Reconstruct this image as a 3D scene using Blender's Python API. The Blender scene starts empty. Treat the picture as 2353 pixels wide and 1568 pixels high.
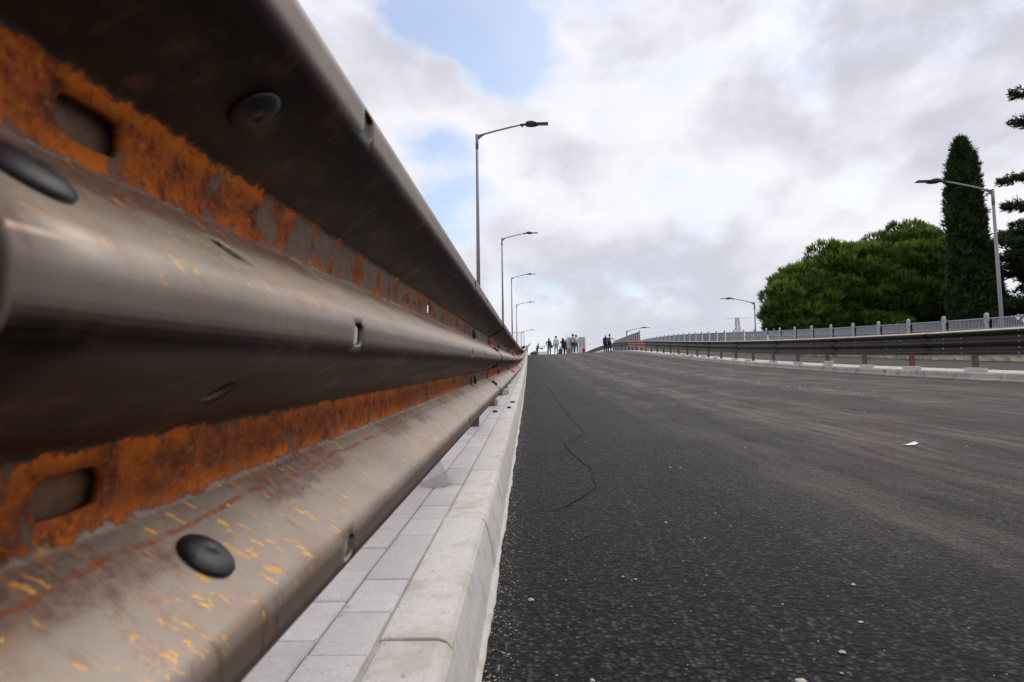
import bpy, bmesh, math, random
import numpy as np
from mathutils import Vector, Matrix

random.seed(11)
rng = np.random.default_rng(11)
S = bpy.context.scene
COL = S.collection
R = math.radians

# ------------------------------------------------------------------ camera
CAM_H = 0.65
cam_data = bpy.data.cameras.new('camera')
cam = bpy.data.objects.new('camera', cam_data)
COL.objects.link(cam)
cam_data.sensor_width = 36.0
cam_data.lens = 24.0
cam_data.clip_start = 0.02
cam_data.clip_end = 6000
cam_data.dof.use_dof = True
cam_data.dof.focus_distance = 5.0
cam_data.dof.aperture_fstop = 12.0
YAW, PITCH, ROLL = 0.0246, math.atan(124 / 1569.0), 0.0143
cam.matrix_world = (Matrix.Translation((0, 0, CAM_H)) @ Matrix.Rotation(YAW, 4, 'Z')
                    @ Matrix.Rotation(math.pi / 2 + PITCH, 4, 'X') @ Matrix.Rotation(-ROLL, 4, 'Z'))
S.camera = cam
CAM_R = cam.matrix_world.to_3x3()


def view_dir(px, py):
    """world direction of a point of the 2353 x 1568 photograph (used to aim the gaps in the clouds)"""
    d = CAM_R @ Vector(((px - 1176.5) / 1569.0, -(py - 784) / 1569.0, -1))
    return d.normalized()


# ------------------------------------------------------------------ node helper
class NT:
    def __init__(self, tree):
        self.t = tree
        self.n = tree.nodes
        self.l = tree.links

    def put(self, sock, v):
        if isinstance(v, bpy.types.NodeSocket):
            self.l.new(v, sock)
        elif v is not None:
            if hasattr(sock, 'default_value'):
                try:
                    sock.default_value = v
                except Exception:
                    sock.default_value = tuple(v) + (1,) if len(v) == 3 else v[:3]

    def m(self, op, a, b=None, c=None, clamp=False):
        n = self.n.new('ShaderNodeMath')
        n.operation = op
        n.use_clamp = clamp
        for i, v in enumerate((a, b, c)):
            if v is not None:
                self.put(n.inputs[i], v)
        return n.outputs[0]

    def vm(self, op, a, b=None, scale=None):
        n = self.n.new('ShaderNodeVectorMath')
        n.operation = op
        self.put(n.inputs[0], a)
        if b is not None:
            self.put(n.inputs[1], b)
        if scale is not None:
            self.put(n.inputs['Scale'], scale)
        return n.outputs['Value'] if op in ('DOT_PRODUCT', 'LENGTH', 'DISTANCE') else n.outputs[0]

    def sep(self, v):
        n = self.n.new('ShaderNodeSeparateXYZ')
        self.put(n.inputs[0], v)
        return n.outputs

    def xyz(self, x, y, z):
        n = self.n.new('ShaderNodeCombineXYZ')
        for i, v in enumerate((x, y, z)):
            self.put(n.inputs[i], v)
        return n.outputs[0]

    def noise(self, vec, scale, detail=4, rough=0.55, dist=0.0):
        n = self.n.new('ShaderNodeTexNoise')
        self.put(n.inputs['Vector'], vec)
        self.put(n.inputs['Scale'], scale)
        n.inputs['Detail'].default_value = detail
        n.inputs['Roughness'].default_value = rough
        n.inputs['Distortion'].default_value = dist
        return n.outputs['Fac']

    def voro(self, vec, scale, feature='F1', rnd=1.0):
        n = self.n.new('ShaderNodeTexVoronoi')
        n.feature = feature
        self.put(n.inputs['Vector'], vec)
        n.inputs['Scale'].default_value = scale
        n.inputs['Randomness'].default_value = rnd
        return n.outputs

    def mr(self, v, a, b, c=0.0, d=1.0, smooth=True):
        n = self.n.new('ShaderNodeMapRange')
        n.interpolation_type = 'SMOOTHSTEP' if smooth else 'LINEAR'
        n.clamp = True
        for i, q in enumerate((v, a, b, c, d)):
            self.put(n.inputs[i], q)
        return n.outputs[0]

    def mix(self, f, a, b, blend='MIX'):
        n = self.n.new('ShaderNodeMix')
        n.data_type = 'RGBA'
        n.blend_type = blend
        self.put(n.inputs[0], f)
        for s, v in ((n.inputs[6], a), (n.inputs[7], b)):
            self.put(s, tuple(v) + (1,) if isinstance(v, (tuple, list)) and len(v) == 3 else v)
        return n.outputs[2]

    def bump(self, h, strength=0.3, dist=0.01, normal=None):
        n = self.n.new('ShaderNodeBump')
        n.inputs['Strength'].default_value = strength
        n.inputs['Distance'].default_value = dist
        self.put(n.inputs['Height'], h)
        if normal is not None:
            self.put(n.inputs['Normal'], normal)
        return n.outputs[0]

    def new(self, t):
        return self.n.new(t)


def material(name):
    m = bpy.data.materials.new(name)
    m.use_nodes = True
    nt = NT(m.node_tree)
    b = m.node_tree.nodes['Principled BSDF']
    return m, nt, b


# ------------------------------------------------------------------ world: broken cloud over a hazy blue sky
SUN_EL, SUN_AZ = R(52), R(38)          # azimuth measured from +Y (along the road) towards +X (right)
W = bpy.data.worlds.new('World')
S.world = W
W.use_nodes = True
wn = NT(W.node_tree)
for n in list(W.node_tree.nodes):
    W.node_tree.nodes.remove(n)
sky = wn.new('ShaderNodeTexSky')
sky.sky_type = 'NISHITA'
sky.sun_disc = False
sky.sun_elevation = SUN_EL
sky.sun_rotation = SUN_AZ
sky.air_density = 1.0
sky.dust_density = 1.6
bg_sky = wn.new('ShaderNodeBackground')
wn.put(bg_sky.inputs[0], sky.outputs[0])
bg_sky.inputs[1].default_value = 0.15
tc = wn.new('ShaderNodeTexCoord')
D = wn.vm('NORMALIZE', tc.outputs['Generated'])
dx, dy, dz = wn.sep(D)
P = wn.xyz(dx, dy, wn.m('MULTIPLY', dz, 1.5))
wv = wn.new('ShaderNodeTexNoise')
wn.put(wv.inputs['Vector'], P)
wv.inputs['Scale'].default_value = 4.0
wv.inputs['Detail'].default_value = 5
wv.inputs['Roughness'].default_value = 0.55
WV = wn.vm('SUBTRACT', wv.outputs['Color'], (.5, .5, .5))
P2 = wn.vm('ADD', P, wn.vm('SCALE', WV, scale=0.09))
DW = wn.vm('NORMALIZE', wn.vm('ADD', D, wn.vm('SCALE', WV, scale=0.15)))
cov = wn.noise(P2, 4.4, 6, 0.55)                                       # how thick the cloud is
lump = wn.noise(wn.vm('ADD', P2, (3.1, 7.7, 1.3)), 3.4, 4, 0.5)       # broad lit and shaded masses
puff = wn.noise(wn.vm('ADD', P2, (9.1, 2.2, 5.3)), 9.0, 5, 0.5)      # billows
gap = None
for px, py, rad, amt in ((1050, 20, 3.2, .24), (1110, 100, 3.0, .24), (1190, 165, 2.8, .20), (1000, -60, 3.4, .2), (985, 300, 2.2, .13), (1000, 400, 2.4, .05),
                         (1450, 330, 3.4, .12), (1420, 240, 3.0, .06), (1065, 500, 2.8, .12), (960, 560, 3.0, .08), (1580, 545, 4.0, .10), (1280, 640, 4.2, .08), (1700, 120, 4.0, .04)):
    d0 = view_dir(px, py)
    c = wn.vm('DOT_PRODUCT', DW, tuple(d0))
    g = wn.mr(c, math.cos(R(rad * 1.9)), math.cos(R(rad * 0.1)), 0.0, amt)
    gap = g if gap is None else wn.m('ADD', gap, g)
thick = wn.m('SUBTRACT', cov, gap)
cover = wn.m('MAXIMUM', wn.mr(thick, 0.20, 0.46, 0.11, 1.0), wn.mr(dz, 0.16, 0.02, 0.0, 0.93))
shade = wn.m('ADD', wn.m('MULTIPLY', lump, 0.68), wn.m('MULTIPLY', puff, 0.32))
shade = wn.m('ADD', shade, wn.mr(thick, 0.46, 0.30, 0.0, 0.06))       # thin edges are the brightest
cloud = wn.mix(wn.mr(shade, 0.40, 0.60), (0.585, 0.59, 0.67), (0.89, 0.87, 0.91))
low = wn.mr(dz, 0.02, 0.26)
cloud = wn.mix(low, wn.mix(0.5, cloud, (0.63, 0.675, 0.76)), cloud)
bg_cl = wn.new('ShaderNodeBackground')
wn.put(bg_cl.inputs[0], cloud)
bg_cl.inputs[1].default_value = 1.0
mixs = wn.new('ShaderNodeMixShader')
wn.put(mixs.inputs[0], cover)
W.node_tree.links.new(bg_sky.outputs[0], mixs.inputs[1])
W.node_tree.links.new(bg_cl.outputs[0], mixs.inputs[2])
wo = wn.new('ShaderNodeOutputWorld')
W.node_tree.links.new(mixs.outputs[0], wo.inputs[0])

# ------------------------------------------------------------------ sun through thin cloud
sd = bpy.data.lights.new('sun', 'SUN')
sd.energy = 1.4
sd.angle = R(38)
sd.color = (1.0, 0.955, 0.9)
sun = bpy.data.objects.new('sun', sd)
COL.objects.link(sun)
sdir = Vector((math.sin(SUN_AZ) * math.cos(SUN_EL), math.cos(SUN_AZ) * math.cos(SUN_EL), math.sin(SUN_EL)))
sun.rotation_euler = sdir.to_track_quat('Z', 'Y').to_euler()
sun.location = (10, -5, 40)

S.view_settings.view_transform = 'Standard'
S.view_settings.look = 'None'
S.view_settings.exposure = 0.13
S.view_settings.gamma = 1.0
S.view_settings.use_curve_mapping = False
S.render.engine = 'CYCLES'
S.cycles.use_denoising = True
S.cycles.max_bounces = 4
S.cycles.adaptive_threshold = 0.015
S.cycles.transparent_max_bounces = 6

# ------------------------------------------------------------------ road profile (a ramp that steepens, then crests)
_sl = [(-200, .0), (-40, .02), (0, .046), (10, .052), (20, .064), (30, .075), (40, .081), (50, .080), (60, .070), (70, .055),
       (80, .037), (100, .025), (130, .0), (200, -.03), (400, -.03)]


def _slope(y):
    for (a, sa), (b, sb) in zip(_sl, _sl[1:]):
        if y <= b:
            return sa + (sb - sa) * (y - a) / (b - a)
    return _sl[-1][1]


_tab = {}
_acc = 0.0
_ys = np.arange(-200, 401, 0.5)
_sv = np.array([_slope(y) for y in _ys])
_zv = np.concatenate([[0], np.cumsum((_sv[1:] + _sv[:-1]) * 0.25)])
_zv -= np.interp(0, _ys, _zv)


def prof(y):
    return float(np.interp(y, _ys, _zv))


GROUND = -1.05
X_KERB = -0.108        # foot of the left kerb
KH = 0.17              # kerb height
X_RK = 8.2             # foot of the right kerb
RKZ = 0.155            # the road rises gently towards it
RKH = 0.30             # top of the right kerb above the profile


# ------------------------------------------------------------------ mesh helpers
class MB:
    def __init__(self):
        self.v, self.f, self.mi = [], [], []
        self.uv = None

    def add(self, vs, fs, mi=0):
        o = len(self.v)
        self.v += [tuple(p) for p in vs]
        self.f += [tuple(i + o for i in q) for q in fs]
        self.mi += [mi] * len(fs)

    def box(self, c, s, rot=None, mi=0):
        c = Vector(c)
        hx, hy, hz = s[0] / 2, s[1] / 2, s[2] / 2
        vs = [Vector((x, y, z)) for x in (-hx, hx) for y in (-hy, hy) for z in (-hz, hz)]
        if rot is not None:
            vs = [rot @ p for p in vs]
        self.add([p + c for p in vs], [(0, 1, 3, 2), (4, 6, 7, 5), (0, 4, 5, 1), (2, 3, 7, 6), (0, 2, 6, 4), (1, 5, 7, 3)], mi)

    def tube(self, pts, rad, n=8, cap=True, mi=0):
        pts = [Vector(p) for p in pts]
        rads = rad if isinstance(rad, (list, tuple)) else [rad] * len(pts)
        vs, fs = [], []
        ref = None
        for i, p in enumerate(pts):
            t = (pts[min(i + 1, len(pts) - 1)] - pts[max(i - 1, 0)]).normalized()
            if ref is None:
                ref = Vector((0, 0, 1)) if abs(t.z) < 0.9 else Vector((1, 0, 0))
            a = (ref - t * ref.dot(t)).normalized()
            ref = a
            b = t.cross(a)
            for k in range(n):
                w = 2 * math.pi * k / n
                vs.append(p + (a * math.cos(w) + b * math.sin(w)) * rads[i])
        for i in range(len(pts) - 1):
            for k in range(n):
                k2 = (k + 1) % n
                fs.append((i * n + k, i * n + k2, (i + 1) * n + k2, (i + 1) * n + k))
        if cap:
            fs.append(tuple(range(n))[::-1])
            fs.append(tuple((len(pts) - 1) * n + k for k in range(n)))
        self.add(vs, fs, mi)

    def extrude(self, prof2, y0, y1, mi=0, closed=True):
        """closed section given as (x, z) points, swept along y"""
        n = len(prof2)
        vs = [(x, y0, z) for x, z in prof2] + [(x, y1, z) for x, z in prof2]
        fs = [(i, (i + 1) % n, n + (i + 1) % n, n + i) for i in range(n)]
        fs += [tuple(range(n))[::-1], tuple(range(n, 2 * n))]
        self.add(vs, fs, mi)

    def lathe(self, prof2, n=12, mi=0):
        """(r, z) points turned about z"""
        vs, fs = [], []
        for r, z in prof2:
            for k in range(n):
                a = 2 * math.pi * k / n
                vs.append((r * math.cos(a), r * math.sin(a), z))
        for i in range(len(prof2) - 1):
            for k in range(n):
                k2 = (k + 1) % n
                fs.append((i * n + k, i * n + k2, (i + 1) * n + k2, (i + 1) * n + k))
        fs.append(tuple(range(n))[::-1])
        fs.append(tuple((len(prof2) - 1) * n + k for k in range(n)))
        self.add(vs, fs, mi)

    def ellipsoid(self, c, r, n=8, mmm=5, rot=None, mi=0):
        vs, fs = [], []
        for i in range(mmm + 1):
            th = math.pi * i / mmm
            for k in range(n):
                ph = 2 * math.pi * k / n
                p = Vector((r[0] * math.sin(th) * math.cos(ph), r[1] * math.sin(th) * math.sin(ph), r[2] * math.cos(th)))
                if rot is not None:
                    p = rot @ p
                vs.append(p + Vector(c))
        for i in range(mmm):
            for k in range(n):
                k2 = (k + 1) % n
                fs.append((i * n + k, (i + 1) * n + k, (i + 1) * n + k2, i * n + k2))
        self.add(vs, fs, mi)

    def mesh(self, name, mats, smooth=False):
        me = bpy.data.meshes.new(name)
        me.from_pydata(self.v, [], self.f)
        for mt in (mats if isinstance(mats, (list, tuple)) else [mats]):
            me.materials.append(mt)
        if any(self.mi):
            me.polygons.foreach_set('material_index', self.mi)
        if smooth:
            me.polygons.foreach_set('use_smooth', [True] * len(me.polygons))
        me.update()
        return me


def link(name, me, parent=None, loc=None, rot=None, mw=None):
    o = bpy.data.objects.new(name, me)
    COL.objects.link(o)
    if parent is not None:
        o.parent = parent
    if mw is not None:
        o.matrix_local = mw
    else:
        if loc is not None:
            o.location = loc
        if rot is not None:
            o.rotation_euler = rot
    return o


def tag(o, label=None, cat=None, group=None, kind=None):
    if label:
        o['label'] = label
    if cat:
        o['category'] = cat
    if group:
        o['group'] = group
    if kind:
        o['kind'] = kind
    return o


def thing(name, label, cat, loc=(0, 0, 0), rotz=0, group=None):
    o = link(name, None, None, loc, (0, 0, rotz))
    return tag(o, label, cat, group)


def bevel(o, w=0.004, seg=2):
    b = o.modifiers.new('bevel', 'BEVEL')
    b.width = w
    b.segments = seg
    b.limit_method = 'ANGLE'
    return o


# ------------------------------------------------------------------ materials
def simple(name, col, rough=0.6, metal=0.0, var=0.12, scale=8.0, bumpd=0.0, spec=0.5):
    m, nt, b = material(name)
    t = nt.new('ShaderNodeTexCoord')
    v = nt.noise(t.outputs['Object'], scale, 5, 0.6)
    k = nt.mr(v, 0.3, 0.7, 1 - var, 1 + var, False)
    c = nt.vm('SCALE', tuple(col), scale=k)
    nt.put(b.inputs['Base Color'], c)
    nt.put(b.inputs['Roughness'], nt.mr(v, 0.3, 0.7, max(rough - .08, .05), min(rough + .08, 1)))
    b.inputs['Metallic'].default_value = metal
    b.inputs['Specular IOR Level'].default_value = spec
    if bumpd:
        nt.put(b.inputs['Normal'], nt.bump(nt.noise(t.outputs['Object'], scale * 8, 4), 0.5, bumpd))
    return m


def mat_concrete(name, col, stain=(0.36, 0.33, 0.27), stain_amt=0.35, rnd=0.12, grain=1.0):
    m, nt, b = material(name)
    g = nt.new('ShaderNodeNewGeometry')
    oi = nt.new('ShaderNodeObjectInfo')
    pos = g.outputs['Position']
    big = nt.noise(pos, 7.0, 6, 0.62)
    fine = nt.noise(pos, 260.0, 3, 0.7)
    mid = nt.noise(pos, 45.0, 5, 0.65)
    k = nt.m('ADD', nt.m('MULTIPLY', nt.m('SUBTRACT', mid, 0.5), 0.34), nt.m('MULTIPLY', nt.m('SUBTRACT', fine, 0.5), 0.55 * grain))
    k = nt.m('ADD', k, nt.mr(oi.outputs['Random'], 0, 1, 1 - rnd, 1 + rnd, False))
    c = nt.vm('SCALE', tuple(col), scale=k)
    c = nt.mix(nt.m('MULTIPLY', nt.mr(big, 0.48, 0.68), stain_amt), c, stain)
    pit = nt.mr(nt.noise(pos, 120.0, 2, 0.5), 0.66, 0.72)
    c = nt.mix(nt.m('MULTIPLY', pit, 0.45), c, (0.2, 0.18, 0.16))
    nt.put(b.inputs['Base Color'], c)
    b.inputs['Roughness'].default_value = 0.88
    h = nt.m('ADD', nt.m('MULTIPLY', fine, 0.5), mid)
    nt.put(b.inputs['Normal'], nt.bump(h, 0.35, 0.004))
    return m


def mat_asphalt(name, dusty=True):
    m, nt, b = material(name)
    g = nt.new('ShaderNodeNewGeometry')
    pos = g.outputs['Position']
    x, y, z = nt.sep(pos)
    fl = nt.xyz(x, y, 0.0)
    v1 = nt.voro(nt.vm('ADD', fl, nt.vm('SCALE', nt.xyz(nt.noise(fl, 90.0, 2), nt.noise(nt.vm('ADD', fl, (3., 1., 0.)), 90.0, 2), 0.0), scale=0.012)), 72.0)
    v2 = nt.voro(fl, 190.0)
    cell = nt.sep(v1['Color'])[0]
    cell2 = nt.sep(v2['Color'])[1]
    fine = nt.noise(fl, 300.0, 3, 0.7)
    mid = nt.noise(fl, 18.0, 5, 0.65)
    big = nt.noise(nt.xyz(nt.m('MULTIPLY', x, 1.6), nt.m('MULTIPLY', y, 0.10), 0.0), 1.0, 6, 0.6)
    patch = nt.noise(fl, 0.9, 5, 0.6)
    lum = nt.m('ADD', nt.m('MULTIPLY', nt.m('POWER', cell, 2.5), 0.040), nt.m('MULTIPLY', nt.m('POWER', cell2, 4.0), 0.022))
    lum = nt.m('ADD', lum, nt.m('MULTIPLY', fine, 0.008))
    lum = nt.m('ADD', nt.m('MULTIPLY', lum, 1.22), 0.001)
    lum = nt.m('MULTIPLY', lum, nt.mr(v1['Distance'], 0.62, 0.22, 0.18, 1.5))
    lum = nt.m('MULTIPLY', lum, nt.mr(nt.m('ADD', nt.m('MULTIPLY', mid, 0.6), nt.m('MULTIPLY', patch, 0.4)), 0.32, 0.68, 0.45, 1.5))
    c = nt.mix(nt.mr(big, 0.35, 0.65), nt.vm('SCALE', (0.93, 0.96, 1.12), scale=lum), nt.vm('SCALE', (1.08, 1.0, 0.96), scale=lum))
    if dusty:
        wob = nt.m('MULTIPLY', nt.m('SUBTRACT', nt.noise(nt.xyz(0.0, y, 0.0), 0.22, 3), 0.5), 0.7)
        xx = nt.m('ADD', x, wob)
        dust = None
        for x0, w, a in ((2.5, 0.55, .50), (3.3, .5, .34), (4.9, 0.62, .55), (6.6, 0.7, .45), (1.45, 0.3, .22), (7.8, .5, .35), (5.7, .5, .3)):
            e = nt.mr(nt.m('ABSOLUTE', nt.m('SUBTRACT', xx, x0)), w, 0.03, 0.0, a)
            dust = e if dust is None else nt.m('ADD', dust, e)
        streak = nt.noise(nt.xyz(nt.m('MULTIPLY', xx, 9.0), nt.m('MULTIPLY', y, 0.5), 0.0), 1.0, 5, 0.65)
        dust = nt.m('MULTIPLY', nt.m('ADD', dust, nt.mr(x, 0.4, 2.2, 0.02, 0.34)), nt.mr(streak, 0.3, 0.75, 0.25, 1.35))
        dust = nt.m('MULTIPLY', dust, nt.mr(patch, 0.25, 0.7, 0.45, 1.2))
        # two thin trails of dry dust left by a roller edge
        for f0, f1, w in ((0.30, 0.047, 0.010), (0.585, -0.006, 0.011), (1.02, -.012, .012)):
            cx = nt.m('ADD', f0, nt.m('MULTIPLY', y, f1))
            wv = nt.m('MULTIPLY', nt.m('SUBTRACT', nt.noise(nt.xyz(0.0, y, 3.0), 5.0, 4), 0.5), 0.05)
            e = nt.mr(nt.m('ABSOLUTE', nt.m('SUBTRACT', nt.m('ADD', x, wv), cx)), w, w * 0.2, 0.0, 0.28)
            e = nt.m('MULTIPLY', e, nt.mr(nt.noise(fl, 22.0, 3), 0.42, 0.6))
            e = nt.m('MULTIPLY', e, nt.mr(y, 4.5, 3.2))
            dust = nt.m('ADD', dust, e)
        # fine grit swept against the kerb
        ker = nt.mr(x, 0.10, -0.09, 0.0, 0.16)
        dust = nt.m('ADD', dust, nt.m('MULTIPLY', ker, nt.mr(nt.noise(fl, 60, 3), .4, .65)))
        grain = nt.mr(nt.m('ADD', nt.m('MULTIPLY', cell2, .5), nt.m('MULTIPLY', fine, .5)), 0.2, 0.75, 0.35, 1.0)
        dust = nt.m('MULTIPLY', dust, grain, clamp=True)
        c = nt.mix(dust, c, (0.21, 0.163, 0.138))
    nt.put(b.inputs['Base Color'], c)
    b.inputs['Roughness'].default_value = 0.66
    b.inputs['Specular IOR Level'].default_value = 0.13
    h = nt.m('ADD', nt.m('MULTIPLY', nt.m('SUBTRACT', 1.0, v1['Distance']), 0.8), nt.m('MULTIPLY', fine, 0.5))
    h = nt.m('ADD', h, nt.m('MULTIPLY', nt.noise(fl, 40.0, 4, .6), 1.2))
    nt.put(b.inputs['Normal'], nt.bump(h, 1.0, 0.008))
    return m


V_VALLEY = 0.1386      # arc distance of a valley from the middle crest


def mat_rail(name, rust_amt=0.0, dark=False, drip=1.0):
    """weathering steel: uv holds (metres along the beam, metres round the section, 0 at the middle crest)"""
    m, nt, b = material(name)
    uvn = nt.new('ShaderNodeUVMap')
    u, v, _ = nt.sep(uvn.outputs[0])
    oi = nt.new('ShaderNodeObjectInfo')
    geo = nt.new('ShaderNodeNewGeometry')
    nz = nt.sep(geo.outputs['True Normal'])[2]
    uo = nt.m('ADD', u, nt.m('MULTIPLY', oi.outputs['Random'], 37.0))
    P = nt.xyz(uo, v, 0.0)
    Pl = nt.xyz(nt.m('MULTIPLY', uo, 0.25), v, 0.0)          # stretched along the beam
    Pd = nt.xyz(uo, nt.m('MULTIPLY', v, 0.22), 0.0)          # stretched down the section (runs)
    n_big = nt.noise(P, 5.0, 6, 0.6)
    n_mid = nt.noise(P, 22.0, 6, 0.65)
    n_fin = nt.noise(P, 110.0, 5, 0.7)
    n_lon = nt.noise(Pl, 26.0, 5, 0.6)
    n_run = nt.noise(Pd, 75.0, 4, 0.6)
    n_run2 = nt.noise(nt.vm('ADD', Pd, (5.0, 2.0, 0.0)), 160.0, 3, 0.6)
    # bare mill surface, darkened to carry the shade of the undersides
    base_a, base_b = ((0.036, 0.026, 0.021), (0.070, 0.053, 0.044)) if not dark else ((0.017, 0.0165, 0.018), (0.030, 0.028, 0.028))
    c = nt.mix(nt.mr(n_lon, 0.3, 0.7), base_a, base_b)
    up = nt.mr(nz, -0.55, 0.20) if not dark else nt.m('MULTIPLY', nt.mr(nz, 0.35, 0.9), nt.mr(v, 0.20, 0.28, 0.12, 1.0))                                  # light painted in by facing: pale upper faces, near-black undersides
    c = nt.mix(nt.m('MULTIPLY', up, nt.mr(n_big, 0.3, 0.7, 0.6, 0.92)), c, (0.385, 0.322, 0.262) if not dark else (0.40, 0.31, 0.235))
    # pale ochre blush and red-brown runs
    c = nt.mix(nt.m('MULTIPLY', nt.mr(n_mid, 0.50, 0.72), 0.5 if not dark else 0.06), c, (0.32, 0.165, 0.075))
    c = nt.mix(nt.m('MULTIPLY', nt.mr(n_big, 0.52, 0.66), 0.32 if not dark else 0.05), c, (0.20, 0.085, 0.04))
    c = nt.mix(nt.m('MULTIPLY', nt.m('MULTIPLY', nt.mr(n_run, 0.56, 0.72), nt.mr(n_big, 0.42, 0.6)), 0.55 * drip), c, (0.17, 0.075, 0.04))
    # rust band along each valley
    av = nt.m('ABSOLUTE', v)
    off = nt.m('ABSOLUTE', nt.m('SUBTRACT', av, V_VALLEY))
    edge = nt.m('ADD', off, nt.m('MULTIPLY', nt.m('SUBTRACT', nt.noise(P, 38.0, 6, 0.72), 0.5), 0.030))
    band = nt.mr(edge, 0.0255, 0.0215)
    lower = nt.mr(v, 0.02, -0.02)
    near = nt.mr(u, 0.50, 0.22)
    seg1 = nt.m('MAXIMUM', lower, near)
    bare = nt.mr(nt.m('ADD', nt.noise(P, 16.0, 6, 0.66), nt.m('MULTIPLY', seg1, -0.13)), 0.455, 0.50)
    fade = nt.mr(nt.m('ADD', u, nt.m('MULTIPLY', n_big, 0.8)), 3.2, 2.5, 0.25, 1.0)
    rust = nt.m('MULTIPLY', band, nt.m('SUBTRACT', 1.0, nt.m('MULTIPLY', bare, 0.80)))
    rust = nt.m('MULTIPLY', rust, fade)
    if dark:
        rust = nt.m('MULTIPLY', rust, nt.mr(nt.m('ADD', n_big, nt.m('MULTIPLY', nt.mr(u, 0.34, 0.22), nt.m('GREATER_THAN', oi.outputs['Random'], .45))), .58, .70))
    # irregular rust blooms outside the valleys
    bloom = nt.mr(nt.noise(nt.vm('ADD', P, (2.0, 9.0, 4.0)), 9.0, 7, 0.68), 0.62, 0.66)
    bloom = nt.m('MULTIPLY', bloom, nt.mr(off, 0.075, 0.03))
    rust = nt.m('MAXIMUM', rust, nt.m('MULTIPLY', bloom, 0.8))
    # thin red line and runs below the lower crease of every valley
    cr = nt.m('SUBTRACT', off, 0.032)
    sidem = nt.mr(nt.m('SUBTRACT', nt.m('ABSOLUTE', nt.m('ADD', v, 0.0)), 0.138), -0.001, 0.001)
    upface = nt.mr(nz, 0.0, 0.3)
    wl = nt.m('MULTIPLY', nt.m('SUBTRACT', nt.noise(P, 14.0, 5, .65), 0.5), 0.022)
    line = nt.mr(nt.m('ABSOLUTE', nt.m('ADD', nt.m('SUBTRACT', off, 0.046), wl)), 0.0035, 0.0008)
    line = nt.m('MULTIPLY', nt.m('MULTIPLY', line, upface), nt.mr(n_mid, 0.4, 0.55, 0.2, 0.85))
    runs = nt.m('MULTIPLY', nt.mr(off, 0.070, 0.024), nt.mr(nt.noise(Pd, 95.0, 3, .6), 0.55, 0.66))
    runs = nt.m('MULTIPLY', nt.m('MULTIPLY', runs, upface), 0.85)
    # wandering tide-mark
    tide = nt.m('ABSOLUTE', nt.m('SUBTRACT', nt.noise(nt.vm('ADD', P, (7.0, 1.0, 0.0)), 7.0, 6, .62), 0.5))
    tide = nt.m('MULTIPLY', nt.m('MULTIPLY', nt.mr(tide, 0.008, 0.002), upface), 0.32)
    # ochre splashes on the faces that look up
    sp = nt.xyz(nt.m('ADD', nt.m('MULTIPLY', uo, 1.0), nt.m('MULTIPLY', v, 0.35)), nt.m('MULTIPLY', v, 0.42), 0.0)
    sp = nt.vm('ADD', sp, nt.vm('SCALE', nt.xyz(nt.noise(P, 70.0, 3), nt.noise(nt.vm('ADD', P, (4., 2., 0.)), 70.0, 3), 0.0), scale=0.016))
    vs = nt.voro(sp, 95.0)
    keep = nt.m('GREATER_THAN', nt.sep(vs['Color'])[0], 0.50)
    size = nt.m('MULTIPLY', nt.sep(vs['Color'])[1], 0.0038 * 95)
    spot = nt.mr(nt.m('SUBTRACT', vs['Distance'], size), 0.02, -0.10)
    splash = nt.m('MULTIPLY', nt.m('MULTIPLY', spot, keep), upface)
    splash = nt.m('MULTIPLY', splash, nt.mr(nt.noise(P, 6.5, 2, .5), 0.40, 0.56))
    vs2 = nt.voro(sp, 230.0)
    keep2 = nt.m('GREATER_THAN', nt.sep(vs2['Color'])[0], 0.72)
    spot2 = nt.m('MULTIPLY', nt.m('MULTIPLY', nt.mr(vs2['Distance'], 0.42, 0.2), keep2), upface)
    spot2 = nt.m('MULTIPLY', spot2, nt.mr(nt.noise(P, 11.0, 2, .5), 0.44, 0.58))
    c = nt.mix(nt.m('MULTIPLY', tide, drip), c, (0.30, 0.085, 0.02))
    stain = nt.m('MULTIPLY', nt.mr(nt.m('ADD', off, nt.m('MULTIPLY', nt.m('SUBTRACT', n_mid, 0.5), 0.06)), 0.072, 0.058), upface)
    stain = nt.m('MULTIPLY', stain, nt.mr(nt.m('ADD', nt.noise(P, 4.0, 3, .5), nt.mr(u, 0.55, 0.2, 0.0, 0.16)), 0.50, 0.58))
    stain = nt.m('MULTIPLY', stain, nt.mr(n_fin, 0.35, 0.62, 0.9, 0.35))
    c = nt.mix(nt.m('MULTIPLY', stain, drip), c, (0.15, 0.065, 0.05))
    c = nt.mix(line, c, (0.27, 0.065, 0.018))
    c = nt.mix(nt.m('MULTIPLY', runs, drip), c, (0.46, 0.19, 0.05))
    c = nt.mix(nt.m('MULTIPLY', nt.m('MAXIMUM', nt.m('MULTIPLY', splash, 0.95), nt.m('MULTIPLY', spot2, 0.8)), drip if not dark else 0.2), c,
               nt.mix(nt.mr(n_mid, .35, .6), (0.72, 0.30, 0.035), (0.80, 0.44, 0.07)))
    # rust colours
    nr = nt.noise(P, 48.0, 6, 0.68)
    nr2 = nt.noise(nt.vm('ADD', P, (1.0, 5.0, 0.0)), 150.0, 5, 0.7)
    r1 = nt.mix(nt.mr(nr, 0.36, 0.62), (0.13, 0.027, 0.007), (0.47, 0.095, 0.007))
    eg = nt.m('MULTIPLY', nt.mr(off, 0.006, 0.021), nt.mr(n_mid, 0.36, 0.56))
    r1 = nt.mix(nt.m('MULTIPLY', eg, 0.85), r1, (0.74, 0.175, 0.008))
    r1 = nt.mix(nt.m('MULTIPLY', nt.mr(nr2, 0.50, 0.64), 0.6), r1, (0.60, 0.20, 0.014))
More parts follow.
